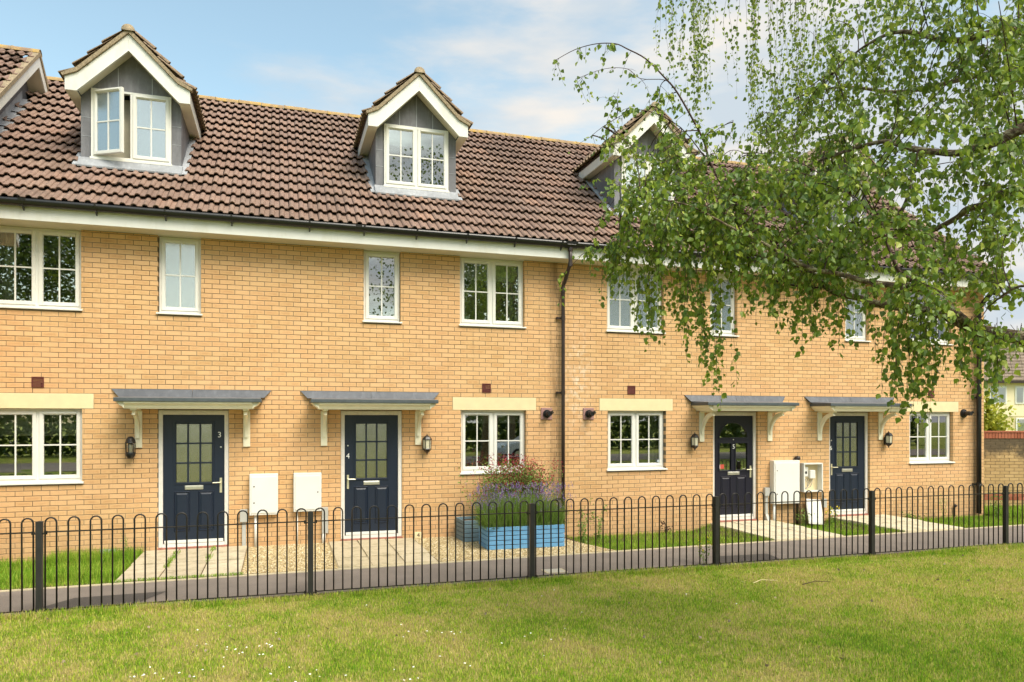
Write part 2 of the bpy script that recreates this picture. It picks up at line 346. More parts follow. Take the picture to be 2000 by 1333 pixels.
def leafmat(name, cols, trans=.4, gloss=.35, tc=(.42, .55, .06)):
    t = NT(name); rr = t.geo.outputs['Random Per Island']; oi = t.n('ShaderNodeObjectInfo')
    f = t.math('FRACT', t.math('ADD', rr, oi.outputs['Random'])); c = t.ramp(f, *cols)
    t.base(c, .42, gloss)
    tl = t.n('ShaderNodeBsdfTranslucent'); t.put(tl.inputs[0], t.mix(.5, c, tc)); mx = t.n('ShaderNodeMixShader'); mx.inputs[0].default_value = trans
    t.L.new(t.p.outputs[0], mx.inputs[1]); t.L.new(tl.outputs[0], mx.inputs[2]); t.L.new(mx.outputs[0], t.out.inputs[0]); return t.m
M['leaf'] = leafmat('birch_leaf', ((0, (.045, .09, .015)), (.3, (.10, .18, .025)), (.7, (.20, .30, .04)), (1, (.42, .47, .07))), .40, .5)
M['darkleaf'] = leafmat('dark_leaf', ((0, (.02, .045, .01)), (.6, (.04, .08, .015)), (1, (.08, .12, .02))), .25)
M['herb'] = leafmat('lavender_leaf', ((0, (.10, .19, .035)), (.6, (.19, .31, .06)), (1, (.28, .36, .13))), .3, .2)
M['yellowleaf'] = leafmat('yellow_green_leaf', ((0, (.24, .28, .03)), (.6, (.42, .44, .05)), (1, (.6, .58, .1))), .35, .2)
M['purple'] = leafmat('lavender_flower', ((0, (.16, .10, .28)), (1, (.36, .26, .50))), .2, .1, (.3, .2, .4))
M['redflower'] = leafmat('red_flower', ((0, (.22, .02, .03)), (.6, (.40, .05, .06)), (1, (.50, .14, .16))), .2, .1, (.5, .1, .1))
M['yellowflower'] = plain('yellow_petal', (.80, .62, .03), .6, .2, .1, 20)
M['daisy'] = plain('daisy_petal', (.82, .82, .76), .6, .2, .05, 20)
t = NT('birch_bark'); c = t.ramp(t.noise(16, 6, .75, stretch=(1, 1, 2.0)), (.36, (.045, .032, .024)), (.50, (.13, .09, .06)), (.60, (.33, .29, .18)), (.75, (.50, .46, .33)))
t.base(c, .9, .2); t.bump(t.noise(45, 5, .7), .8, .012); M['bark'] = t.m
M['twig'] = plain('birch_twig', (.055, .028, .020), .7, .3, .3, 15)
t = NT('blue_timber'); c = t.mix(t.ramp(t.noise(6, 5, .6, stretch=(.6, .6, 16)), (.4, 0.0), (.7, .5)), (.13, .33, .56), (.22, .44, .66))
c = t.mix(t.ramp(t.noise(22, 5, .8), (.64, 0.0), (.70, .8)), c, (.42, .33, .24)); t.base(c, .65, .3); M['blue'] = t.m
t = NT('grey_blue_timber'); c = t.mix(t.ramp(t.noise(6, 5, .6, stretch=(.6, .6, 16)), (.4, 0.0), (.7, .6)), (.13, .20, .24), (.26, .34, .38)); t.base(c, .7, .3); M['greyblue'] = t.m
t = NT('coping_brick'); oi = t.n('ShaderNodeObjectInfo'); t.base(t.ramp(oi.outputs['Random'], (0, (.30, .095, .05)), (1, (.42, .15, .085))), .9, .2); M['coping'] = t.m
M['render'] = plain('cream_render', (.78, .68, .46), .9, .15, .05, .4)
M['farroof'] = plain('weathered_tile', (.21, .165, .125), .9, .15, .3, 3)
M['farbrick'] = plain('pale_brick', (.62, .53, .30), .9, .15, .1, 2)

# ------------------------------------------------------------------ ground
g = MB(); g.add([(-400, -400, -.26), (400, -400, -.26), (400, 400, -.26), (-400, 400, -.26)], [(0, 1, 2, 3)])
tag(g.build('ground', M['lawn']), kind='structure')
PE = lambda x: -2.24 + .0212 * x                       # far edge of the path (house side)
FY = -3.553                                            # line of the railings
def gz(x, y):                                          # gentle unevenness of the lawn
    return -.085 + .012 * math.sin(x * .9 + y * .7) + .008 * math.sin(x * 2.1 - y * 1.3) if y < FY - .1 else -.085
xs = np.linspace(-30, 60, 181); ys = np.linspace(-40, FY - .09, 90)
V = [(x, y, gz(x, y)) for y in ys for x in xs]; nx = len(xs)
F = [(j*nx+i, j*nx+i+1, (j+1)*nx+i+1, (j+1)*nx+i) for j in range(len(ys)-1) for i in range(nx-1)]
o = npmesh('lawn', V, F, M['lawn'], kind='structure', smooth=True)
g = MB(); g.box(-30, 60, FY-.09, FY+.09, -.2, -.078); tag(g.build('soil_strip', M['soil']), kind='structure')
g = MB(); g.add([(-30, FY+.08, -.062), (60, FY+.08, -.062), (60, PE(60), -.062), (-30, PE(-30), -.062), (-30, FY+.08, -.2), (60, FY+.08, -.2)], [(0, 1, 2, 3), (4, 5, 1, 0)])
tag(g.build('asphalt_path', M['asphalt']), kind='structure')
g = MB(); g.add([(-2.60, -3.47, -.058), (-1.55, -3.47, -.058), (-1.28, -2.88, -.058), (-2.25, -2.92, -.058)], [(0, 1, 2, 3)])
tag(g.build('asphalt_patch', M['patch']), 'dark tarmac patch in the path behind the left railing post', 'patch')
g = MB(); g.add([(5.95, -3.46, -.058), (7.05, -3.46, -.058), (7.15, -2.98, -.058), (6.2, -2.94, -.058)], [(0, 1, 2, 3)])
tag(g.build('asphalt_patch', M['patch']), 'dark tarmac patch in the path below door number 5', 'patch')
g = MB(); g.box(3.42, 3.72, -3.32, -3.08, -.066, -.054)
o = tag(g.build('drain_cover', M['edging'], loc=(3.57, -3.2, -.06)), 'small worn square cover set in the path by the planter', 'cover')
g = MB()
for k in range(4): g.box(3.45, 3.69, -3.30+k*.057, -3.27+k*.057, -.054, -.052)
g.build('rib', M['grey'], o)
g = MB(); g.add([(-30, PE(-30)-.01, -.05), (60, PE(60)-.01, -.05), (60, PE(60)+.045, -.05), (-30, PE(-30)+.045, -.05), (-30, PE(-30)-.01, -.1), (60, PE(60)-.01, -.1)], [(0, 1, 2, 3), (4, 5, 1, 0)])
tag(g.build('path_edging', M['edging']), kind='structure')
# verge: soil falling towards the wall
def vz(x, y):
    f = min(1, max(0, (y - PE(x)) / 1.2)); deep = .12 if (x < -1.9 or x > 4.9) else .0
    for e in (8.03, 9.47, 10.9, 12.32): deep = min(deep, .015 + abs(x-e)*.28)
    return -.058 - f * deep
xs = np.linspace(-12, 30, 211); V = []; 
for j in range(13):
    for x in xs:
        y = PE(x) + .04 + (0.02 - PE(x) - .04) * j / 12
        V.append((x, y, vz(x, y)))
nx = len(xs); F = [(j*nx+i, j*nx+i+1, (j+1)*nx+i+1, (j+1)*nx+i) for j in range(12) for i in range(nx-1)]
npmesh('verge_soil', V, F, M['soil'], kind='structure', smooth=True)
g = MB(); g.add([(15.1, 0, -.13), (60, 0, -.13), (60, 60, -.13), (15.1, 60, -.13)], [(0, 1, 2, 3)]); tag(g.build('side_ground', M['lawn']), kind='structure')
g = MB(); g.add([(-.48, PE(0)+.045, -.05), (.78, PE(.5)+.045, -.05), (.78, .01, -.045), (-.48, .01, -.045), (2.2, PE(2)+.045, -.05), (5.05, PE(5)+.045, -.05), (4.75, -1.2, -.05), (4.5, .01, -.045), (2.2, .01, -.045)], [(0, 1, 2, 3), (4, 5, 6, 7, 8)])
tag(g.build('gravel_bed', M['gravelbase']), kind='structure')

# slabs of the four front paths; each slab is a part of its path
M['slab4'] = paving('gravelly_slab', (.50, .42, .28), (.56, .475, .33))
def slabs(name, label, x0, x1, m, nxs, step, skew=0):
    p = empty(name, ((x0+x1)/2, -1, -.05)); tag(p, label, 'path', 'slab paths to the front doors')
    y = -.02; r = 0; wd = (x1-x0)/nxs
    while y > PE((x0+x1)/2) + .1:
        y1 = max(y - step, PE((x0+x1)/2) + .05)
        for i in range(nxs):
            a = x0 + i*wd; q = .0025; h = -.022 + random.uniform(-.004, .004) - (.012 if y < -1 else 0)
            sk = skew * (-y) ; sk1 = skew * (-y1)
            g = MB(); b = .006
            g.add([(a+q+sk1, y1+q, -.09), (a+wd-q+sk1, y1+q, -.09), (a+wd-q+sk, y-q, -.09), (a+q+sk, y-q, -.09),
                   (a+q+sk1+b, y1+q+b, h), (a+wd-q+sk1-b, y1+q+b, h), (a+wd-q+sk-b, y-q-b, h), (a+q+sk+b, y-q-b, h)],
                  [(4, 5, 6, 7), (0, 1, 5, 4), (1, 2, 6, 5), (2, 3, 7, 6), (3, 0, 4, 7)])
            g.build('slab', m, p)
        y = y1; r += 1
    g = MB(); g.box(x0, x1, PE((x0+x1)/2)+.04, -.01, -.09, -.045); g.build('bedding', M['edging'] if m is not M['slab'] else M['soil'], p)
    return p
slabs('slab_path', 'weedy weathered slab path leading to the door numbered 3', -1.98, -.48, M['slab'], 3, .56)
slabs('slab_path', 'tidy slab path between gravel beds to door number 4', .78, 2.18, M['slab4'], 3, .74)
slabs('slab_path', 'pale clean slab path leading to door number 5', 8.03, 9.47, M['slab2'], 3, .5)
slabs('slab_path', 'pale slab path leading to door number 6, second last house end', 10.9, 12.32, M['slab2'], 3, .5)

# ------------------------------------------------------------------ the terrace
EY, EZ, SL = -.42, 5.17, .8; TH = math.atan(SL); CT, ST = math.cos(TH), math.sin(TH)   # eave line and pitch
RY = 4.0; RZ = EZ + SL*(RY-EY)
roof_z = lambda y: EZ + SL*(y-EY)
HX = [-4.45, .10, 5.06, 10.03, 15.156]
openings = {  # per house: x0, x1, z0, z1
 3: [(-4.04,-2.84,1.03,2.165),(-1.79,-.768,-.3,2.147),(-4.04,-2.855,3.635,4.87),(-1.79,-1.18,3.635,4.87),(-4.22,-2.681,2.165,2.3945)],
 4: [(3.05,4.25,1.03,2.165),(.986,2.005,-.3,2.147),(3.03,4.22,3.635,4.87),(1.365,1.98,3.635,4.87),(2.893,4.44,2.165,2.3945)],
 5: [(5.865,7.08,1.03,2.165),(8.135,9.16,-.3,2.147),(5.85,7.04,3.635,4.87),(8.07,8.68,3.635,4.87),(5.692,7.235,2.165,2.3945)],
 6: [(13.03,14.25,1.03,2.165),(10.915,11.955,-.3,2.147),(13.02,14.20,3.635,4.87),(11.32,11.93,3.635,4.87),(12.87,14.404,2.165,2.3945)],
 2: []}
houses = {}
for n, lab in ((2, 'yellow brick house at far left standing forward, only its roof gable showing'),
               (3, 'yellow brick terraced house with door number 3 and an open dormer casement'),
               (4, 'yellow brick terraced house with door number 4 behind the blue planter'),
               (5, 'yellow brick terraced house with arched glass in door number 5'),
               (6, 'end terraced yellow brick house with door number 6')):
    x0 = {2: -9.40}.get(n) or HX[n-3]
    houses[n] = tag(empty('brick_house', (x0, 0, 0)), lab, 'house', 'yellow brick terraced houses')
def span(n): return (-9.40, -4.45) if n == 2 else (HX[n-3], HX[n-2])
def subtract(iv, cuts):
    out = [iv]
    for a, b in cuts:
        nxt = []
        for p, q in out:
            if b <= p or a >= q: nxt.append((p, q)); continue
            if a > p: nxt.append((p, a))
            if b < q: nxt.append((b, q))
        out = nxt
    return out
def brickverts(x0, x1, z0, z1, y=0, d=.10, c=.002):
    return ([(x0, y+c, z0), (x1, y+c, z0), (x1, y+c, z1), (x0, y+c, z1), (x0+c, y, z0+c), (x1-c, y, z0+c), (x1-c, y, z1-c), (x0+c, y, z1-c),
             (x0, y+d, z0), (x1, y+d, z0), (x1, y+d, z1), (x0, y+d, z1)],
            [(4, 5, 6, 7), (0, 1, 5, 4), (1, 2, 6, 5), (2, 3, 7, 6), (3, 0, 4, 7), (0, 8, 9, 1), (1, 9, 10, 2), (2, 10, 11, 3), (3, 11, 8, 0)])
J = .0045
shared = {}
def shared_brick(wd, ht):
    k = (round(wd, 3), round(ht, 3))
    if k not in shared:
        v, f = brickverts(0, k[0], 0, k[1]); me = bpy.data.meshes.new('brick'); me.from_pydata(v, [], f); me.materials.append(M['brick']); shared[k] = me
    return shared[k]
SH = 1.15
def brick_wall(n):
    x0, x1 = span(n); ops = openings[n]; par = houses[n]; bl = []
    k0 = math.floor((-.27-Z0)/COURSE); k1 = math.ceil((4.868-Z0)/COURSE)
    for k in range(k0, k1):
        za, zb = Z0+k*COURSE, min(Z0+(k+1)*COURSE, 4.868); zm = (za+zb)/2
        if zb-za < .02: continue
        cuts = [(a, b) for a, b, c, d in ops if c < zm < d]
        off = .5 if k % 2 else 0
        i0 = math.floor(x0/BL)-2
        for i in range(i0, int(x1/BL)+3):
            a, b = (i-off)*BL, (i+1-off)*BL
            if (n > 3 and not x0 <= (a+b)/2) or (2 < n < 6 and not (a+b)/2 < x1): continue
            lo = a if n > 3 else x0; hi = b if 2 < n < 6 else x1
            for p, q in subtract((max(a, lo), min(b, hi)), cuts) if min(b, hi)-max(a, lo) > .012 else []:
                if q-p < .012: continue
                bl.append((p+J, q-J, za+J, zb-J))
    if n != 2:
        key = lambda b: ((b[0]+b[1])/2)**2 + DW**2 + ((b[2]+b[3])/2-ZC)**2
        full = sorted([b for b in bl if b[1]-b[0] > .2 and b[3]-b[2] > .06], key=key)[:298]
        fs = set(full)
        for b in full:
            inst('brick', shared_brick(b[1]-b[0], b[3]-b[2]), par, Matrix.Translation((b[0], random.uniform(-.0012, .0018), b[2])))
        bl = [b for b in bl if b not in fs]
    V = []; F = []
    for b in bl:
        v, f = brickverts(*b, y=random.uniform(-.0012, .0018) - (SH if n == 2 else 0)); s = len(V); V += v; F += [tuple(s+i for i in q) for q in f]
    npmesh('brickwork', V, F, M['brick'], par, 'stuff')
    # mortar and reveals behind the bricks
    g = MB(); xs = sorted({x0, x1, *[o[0] for o in ops], *[o[1] for o in ops]}); zs = sorted({-.3, 4.87, *[o[2] for o in ops], *[o[3] for o in ops]})
    for i in range(len(xs)-1):
        run = None
        for j in range(len(zs)-1):
            xm, zm = (xs[i]+xs[i+1])/2, (zs[j]+zs[j+1])/2
            solid = not any(o[0] < xm < o[1] and o[2] < zm < o[3] for o in ops)
            if solid and run is None: run = zs[j]
            if (not solid or j == len(zs)-2) and run is not None:
                top = zs[j] if not solid else zs[j+1]
                ea = .006 if any(abs(o[1]-xs[i]) < 1e-6 for o in ops) else 0; eb = .006 if any(abs(o[0]-xs[i+1]) < 1e-6 for o in ops) else 0
                g.box(xs[i]+ea, xs[i+1]-eb, .0045-(SH if n == 2 else 0), .26-(SH if n == 2 else 0), run, top); run = None
    g.build('mortar', M['mortar'], par)
for n in (2, 3, 4, 5, 6): brick_wall(n)

# roof tiles: one double roman tile mesh, laid course by course
prof = []
for c in (.045, .195):
    for d, h in ((-.042, 0), (-.034, .020), (-.017, .033), (0, .037), (.017, .033), (.034, .020), (.042, 0)): prof.append((c+d, h))
prof = [(.0025, 0)] + prof + [(.2965, 0)]
TL, LIFT, TK = .46, .068, .017
def tile_mesh(name, mk='tile'):
    v = []; f = []; n = len(prof)
    for (x, h) in prof: v.append((x, 0, LIFT+h))
    for (x, h) in prof: v.append((x, TL, h*.96))
    for (x, h) in prof: v.append((x, .002, LIFT+h-TK))
    for i in range(n-1): f.append((i, i+1, n+i+1, n+i)); f.append((2*n+i, 2*n+i+1, i+1, i))
    f.append((n-1, 2*n+n-1, n+n-1)); f.append((0, n, 2*n))
    me = bpy.data.meshes.new(name); me.from_pydata(v, [], f); me.materials.append(M[mk]); return me
TM = tile_mesh('tile'); TM3 = tile_mesh('dormer_tile', 'oldtile')
GA = (RY-EY)/CT/15
dorm = {3: -2.285, 4: 2.39, 5: 7.095, 6: 11.84}
roofM = Matrix(((1, 0, 0, 0), (0, CT, -ST, 0), (0, ST, CT, 0), (0, 0, 0, 1)))
def lay(house, xa, xb, rows, lift=0, ymin=None):
    cnt = 0
    for r in range(rows):
        off = .15 if r % 2 else 0; i0 = math.floor(xa/.3)-1
        for i in range(i0, int(xb/.3)+2):
            x = i*.3+off; xc = x+.15
            if not (xa <= xc < xb): continue
            y = EY + r*GA*CT; z = EZ + r*GA*ST - .05 + lift; yc = y+.15
            if any(abs(xc-c) < .62 and .80 < yc < 2.35 for c in dorm.values()) and lift == 0: continue
            j = Matrix.Translation((x, y+random.uniform(-.007, .007), z+random.uniform(0, .006))) @ roofM @ Matrix.Rotation(random.uniform(-.012, .012), 4, 'Y') @ Matrix.Rotation(random.uniform(-.011, .011), 4, 'Z')
            inst('roof_tile', TM, houses[house], j); cnt += 1
    return cnt
def halfround(L_, r=.10):
    g = MB(); k = 8; rings = []
    for x, rr in ((0, r), (.03, r), (.035, r*.93), (L_, r*.93)): rings.append([(x, rr*math.cos(math.pi*i/k), rr*math.sin(math.pi*i/k)) for i in range(k+1)])
    for ring in rings: g.v += ring
    n = k+1
    for a in range(3): g.f += [(a*n+i, a*n+i+1, (a+1)*n+i+1, (a+1)*n+i) for i in range(k)]
    g.f.append(tuple(range(n-1, -1, -1)))
    return g
RM = halfround(.45).mesh('ridge_tile', smooth=True); RM.materials.append(M['ridge'])
for n in (3, 4, 5, 6):
    xa, xb = span(n); xb = xb + (.12 if n == 6 else 0)
    lay(n, xa, xb, 15)
    m_ = int(round((xb-xa)/.45)); 
    for i in range(m_): inst('ridge_tile', RM, houses[n], Matrix.Translation((xa+i*(xb-xa)/m_, RY, RZ-.045+random.uniform(-.004, .004))))
    g = MB(); g.add([(xa, EY+.06, roof_z(EY+.06)-.075), (xb, EY+.06, roof_z(EY+.06)-.075), (xb, RY, RZ-.075), (xa, RY, RZ-.075)], [(0, 1, 2, 3)])
    g.build('roof_felt', M['reddeck'], houses[n])
    g = MB(); g.add([(xa, RY, RZ-.03), (xb, RY, RZ-.03), (xb, 2*RY-EY, EZ-.03), (xa, 2*RY-EY, EZ-.03)], [(0, 1, 2, 3)]); g.build('back_roof', M['farroof'], houses[n])
    # fascia, soffit, rear and party walls
    g = MB(); g.box(xa, xb, -.38, -.355, 4.868, 5.10); g.build('fascia', M['fascia'], houses[n], bevel=.003)
    g = MB(); g.box(xa, xb, -.355, .0, 4.872, 4.885); g.box(xa, xb, 0.0, .12, 4.869, 4.885); g.build('soffit', M['soffit'], houses[n])
    g = MB(); g.box(xa, xb, 7.9, 8.0, -.3, 4.9); g.build('rear_wall', M['farbrick'], houses[n])
    g = MB(); g.box(xa, xb, .0, 8.0, -.28, -.24); g.build('floor_slab', M['room'], houses[n])
# house 2: taller roof with its gable end showing
XV = -4.17; h2 = houses[2]
for r in range(15):
    off = .15 if r % 2 else 0
    for i in range(-22, -13):
        x = i*.3+off+.03
        if x > XV-.1 or x < -6.3: continue
        x = min(x, XV-.30)
        inst('roof_tile', TM, h2, Matrix.Translation((x, EY - SH + r*GA*CT, EZ + r*GA*ST - .05)) @ roofM)
def sl(pts, x0, x1, mname, name, par, **k):
    g = MB(); g.prismx(pts, x0, x1); return g.build(name, M[mname], par, **k)
gab = lambda lo, hi: [(EY-SH, EZ+lo), (RY-SH, RZ+lo), (2*RY-EY-SH, EZ+lo), (2*RY-EY-SH, EZ+hi), (RY-SH, RZ+hi), (EY-SH, EZ+hi)]
sl(gab(-.27, -.065), XV-.030, XV-.005, 'fascia', 'barge_board', h2)
sl(gab(-.065, .02), XV-.10, XV+.015, 'verge', 'verge', h2)
sl(gab(-.255, -.235), -4.45, XV-.030, 'soffit', 'soffit', h2)
sl(gab(-.10, -.075), -9.40, -4.44, 'reddeck', 'roof_felt', h2)
sl([(EY-SH+.4, EZ-.3), (EY-SH+.4, roof_z(EY+.4)-.25), (RY-SH, RZ-.25), (2*RY-EY-SH, EZ-.25), (2*RY-EY-SH, EZ-.3)], -4.50, -4.45, 'lead', 'gable_cladding', h2)
for r in range(0, 11):   # stepped flashing where the lower roof meets the cladding
    y = EY+.05+r*GA*CT; q = GA*CT; g = MB(); e = .045+.004*(r % 2)
    g.add([(-4.449, y, roof_z(y)+e), (-4.29, y, roof_z(y)+e-.01), (-4.29, y+q*1.05, roof_z(y+q*1.05)+e-.03), (-4.449, y+q*1.05, roof_z(y+q*1.05)+e-.02), (-4.446, y, roof_z(y)+.19), (-4.446, y+q*.96, roof_z(y+q*.96)+.19), (-4.29, y, roof_z(y)-.02), (-4.29, y+q*1.05, roof_z(y+q*1.05)-.02)],
          [(0, 1, 2, 3), (4, 0, 3, 5), (1, 6, 7, 2)]); g.build('flashing', M['lead2'], h2)
for i in range(5): inst('ridge_tile', RM, h2, Matrix.Translation((XV-.45*(i+1)+.02, RY-SH, RZ-.045)))
g = MB(); g.box(-9.40, -4.45, -SH-.38, -SH-.355, 4.868, 5.10); g.build('fascia', M['fascia'], h2)
g = MB(); g.box(-9.40, -4.45, -SH-.355, -SH+.12, 4.87, 4.885); g.build('soffit', M['soffit'], h2)
g = MB(); g.box(-4.56, -4.45, -SH+.26, .25, -.28, 5.2); g.build('return_wall', M['brick'], h2)
# right end gable of house 6
h6 = houses[6]
g = MB(); g.prismx([(.1, -.3), (7.9, -.3), (7.9, 4.87), (RY, RZ-.25), (.1, 5.25), (.1, 4.87)], 15.05, 15.150); g.build('end_wall', M['brick'], h6)
sl([(EY, EZ-.26), (RY, RZ-.26), (2*RY-EY, EZ-.26), (2*RY-EY, EZ-.08), (RY, RZ-.08), (EY, EZ-.08)], 15.255, 15.28, 'fascia', 'barge_board', h6)
sl([(EY, EZ-.08), (RY, RZ-.08), (2*RY-EY, EZ-.08), (2*RY-EY, EZ-.0), (RY, RZ-.0), (EY, EZ-.0)], 15.16, 15.30, 'verge', 'verge', h6)
sl([(EY, EZ-.26), (RY, RZ-.26), (2*RY-EY, EZ-.26), (2*RY-EY, EZ-.24), (RY, RZ-.24), (EY, EZ-.24)], 15.15, 15.255, 'soffit', 'verge_soffit', h6)
# party walls inside the roofs and rooms keep the houses dark inside
for n in (3, 4, 5, 6):
    g = MB(); g.box(HX[n-3]+.01, HX[n-3]+.06, .27, 7.9, -.25, 4.86); g.build('party_wall', M['room'], houses[n])

# gutter, brackets and downpipes
def gutter(n):
    xa, xb = span(n); xa = xa; xb += .12 if n == 6 else 0
    g = MB(); k = 8; cy, cz, r = -.445, 5.145, .064
    ring = [(cy - r*math.cos(math.pi*i/k), cz - .098*math.sin(math.pi*i/k)) for i in range(k+1)] + [(cy+r-.006, cz), ] + [(cy - (r-.006)*math.cos(math.pi*i/k), cz - .092*math.sin(math.pi*i/k)) for i in range(k-1, 0, -1)] + [(cy-r+.006, cz)]
    nn = len(ring); g.v = [(xa, *p) for p in ring] + [(xb, *p) for p in ring]; g.f = [(i, i+nn, (i+1) % nn+nn, (i+1) % nn) for i in range(nn)]
    if n == 2: g.v = [(v[0], v[1]-SH, v[2]) for v in g.v]
    o = g.build('gutter', M['black'], houses[n], smooth=True)
    return o
def gut_ring(par, x, wd, extra, m='black'):
    g = MB(); k = 8; cy, cz, r = -.445, 5.148, .064+extra
    for xx in (x, x+wd): g.v += [(xx, cy - r*math.cos(math.pi*i/k), cz - (.098+extra)*math.sin(math.pi*i/k)) for i in range(k+1)]
    n = k+1; g.f = [(i, i+n, i+n+1, i+1) for i in range(k)] + [tuple(range(n)), tuple(range(2*n-1, n-1, -1))]
    return g.build('gutter_union' if wd > .05 else 'gutter_bracket', M[m], par, smooth=False)
for n in (2, 3, 4, 5, 6):
    gt = gutter(n)
    if n == 2: continue
    xa, xb = span(n); x = xa + (.35 if n > 3 else .95)
    while x < xb:
        o = gut_ring(gt, x, .026, .013); g = MB(); g.prismx([(-.50, 5.06), (-.38, 5.00), (-.38, 5.10), (-.46, 5.08)], x+.004, x+.022); g.build('bracket_arm', M['black'], gt); x += .86 if n > 3 else .93
    gut_ring(gt, {3: -3.53, 4: 1.18, 5: 6.2, 6: 12.2}[n], .10, .006)
def downpipe(n, x, xo, y0=-.075):
    g = MB(); zt = 5.06; r = .034 if n == 4 else .05
    pts = [(xo, -.44, 5.10), (xo, -.44, 4.80), (xo-.01, -.43, 4.74), (x+.02, -.10, 4.50), (x, y0, 4.44), (x, y0, 3.5), (x, y0, 2.0), (x, y0, -.06)]
    if n == 6: pts = [(xo, -.44, 5.10), (xo, -.44, 4.92), (xo, -.42, 4.86), (x, -.10, 4.52), (x, y0, 4.44), (x, y0, 2.0), (x, y0, -.1)]
    g.tube(pts, r, 12); o = g.build('downpipe', M['brownplastic' if n == 4 else 'black'], houses[n], smooth=True)
    for z in (3.85, 2.49, .55):
        c = MB(); c.tube([(x, y0, z-.04), (x, y0, z+.04)], r+.006, 12); c.box(x-.10, x+.0, y0+.02, y0+.05, z-.015, z+.015); c.box(x-.115, x-.095, y0+.02, 0, z-.02, z+.02)
        c.build('pipe_clip', M['brownplastic' if n == 4 else 'black'], o)
    c = MB(); c.tube([(xo, -.44, 4.99), (xo, -.44, 5.08)], .045, 12); c.tube([(xo-.0, -.44, 4.72), (xo, -.44, 4.80)], .041, 12); c.tube([(x, y0, 4.32), (x, y0, 4.42)], .041, 12)
    c.build('pipe_socket', M['brownplastic' if n == 4 else 'black'], o); gut_ring(o, xo-.10, .22, .012)
    c = MB(); c.tube([(xo-.08, -.51, 5.09), (xo+.08, -.51, 5.09)], .01, 6); c.build('gutter_bolt', M['black'], o)
downpipe(4, 4.937, 4.93); downpipe(6, 14.913, 14.95)

# ------------------------------------------------------------------ windows
def drape(x0, x1, z0, z1, y, amp=.02, folds=5):
    g = MB(); n = folds*6
    for i in range(n+1):
        x = x0+(x1-x0)*i/n; yy = y+amp*math.sin(i/6*2*math.pi); g.v += [(x, yy, z0), (x, yy, z1)]
    g.f = [(2*i, 2*i+2, 2*i+3, 2*i+1) for i in range(n)]; return g
def sash(win, x0, x1, z0, z1, y, gm, Mx=None, vent=True):
    """one casement: sash frame with pane, cross bars and trickle vent"""
    par = win
    parts = []
    s = MB(); s.ring(x0, x1, z0, z1, y, y+.05, .048); s.ring(x0+.048, x1-.048, z0+.048, z1-.048, y+.010, y+.03, .008)
    p = MB(); p.box(x0+.046, x1-.046, y+.024, y+.032, z0+.046, z1-.046)
    b = MB(); xm, zm = (x0+x1)/2, (z0+z1)/2
    b.box(xm-.010, xm+.010, y+.014, y+.022, z0+.056, z1-.056); b.box(x0+.056, xm-.010, y+.014, y+.022, zm-.010, zm+.010); b.box(xm+.010, x1-.056, y+.014, y+.022, zm-.010, zm+.010)
    parts = [('sash', s, M['upvc'], .004), ('pane', p, gm, 0), ('glazing_bar', b, M['upvc'], 0)]
    if vent:
        v = MB(); v.box(x0+.05, x1-.05, y-.014, y-.001, z1-.036, z1-.020); parts.append(('trickle_vent', v, M['upvc'], .002))
    for nm, g, mm, bv in parts:
        if Mx is not None: g.v = [tuple(Mx @ Vector(v)) for v in g.v]
        g.build(nm, mm, par, bevel=bv)
def window(house, x0, x1, z0, z1, y=.085, n=2, sill=True, gm='glass', vents=(1, 1), open_left=0, room=True, y_out=0):
    """x0..x1, z0..z1: the hole above the sill; frame set back y behind the wall face"""
    par = houses[house]
    g = MB(); g.ring(x0+.003, x1-.003, z0, z1, y, y+.07, .034)
    if n == 2: g.box((x0+x1)/2-.022, (x0+x1)/2+.022, y+.002, y+.068, z0+.034, z1-.034)
    win = g.build('window', M['upvc'], par, bevel=.003)
    xs = [(x0+.036, x1-.036)] if n == 1 else [(x0+.036, (x0+x1)/2-.020), ((x0+x1)/2+.020, x1-.036)]
    for i, (a, b) in enumerate(xs):
        Mx = None
        if i == 0 and open_left:
            Mx = Matrix.Translation((a, y-.012, 0)) @ Matrix.Rotation(-open_left, 4, 'Z') @ Matrix.Translation((-a, -(y-.012), 0))
        sash(win, a, b, z0+.036, z1-.036, y-.014, M[gm], Mx, vents[i])
    if sill:
        g = MB(); g.prismx([(-.035, z0-.040), (-.035, z0-.016), (y+.02, z0+.004), (y+.02, z0-.040)], x0-.028, x1+.028); g.build('sill', M['upvc'], win, bevel=.004)
        g = MB(); g.box(x0, x1, y+.02, .25, z0-.05, z0); g.build('inner_sill', M['upvc'], win)
    if room:
        g = MB(); d = 2.6; xa, xb, za, zb = x0-.5, x1+.5, z0-.75, z1+.25
        ya, yb = y_out+.27, y_out+d
        g.add([(xa, ya, za), (xb, ya, za), (xb, yb, za), (xa, yb, za), (xa, ya, zb), (xb, ya, zb), (xb, yb, zb), (xa, yb, zb)], [(0, 1, 2, 3), (7, 6, 5, 4), (2, 6, 7, 3), (1, 5, 6, 2), (0, 3, 7, 4)])
        g.build('room', M['room'], win)
    return win
def lintel(n, x0, x1):
    g = MB(); g.box(x0, x1, -.003, .12, 2.166, 2.393); g.build('lintel', M['stone'], houses[n], bevel=.004)
lintel(3, -4.22, -2.681); lintel(4, 2.893, 4.44); lintel(5, 5.692, 7.235); lintel(6, 12.87, 14.404)
ZL0, ZL1, ZU0, ZU1 = 1.075, 2.163, 3.68, 4.866
w3 = window(3, -4.04, -2.84, ZL0, ZL1, vents=(0, 1)); w4 = window(4, 3.05, 4.25, ZL0, ZL1, vents=(1, 0))
w5 = window(5, 5.865, 7.08, ZL0, ZL1, vents=(0, 1)); w6 = window(6, 13.03, 14.25, ZL0, ZL1, vents=(1, 0))
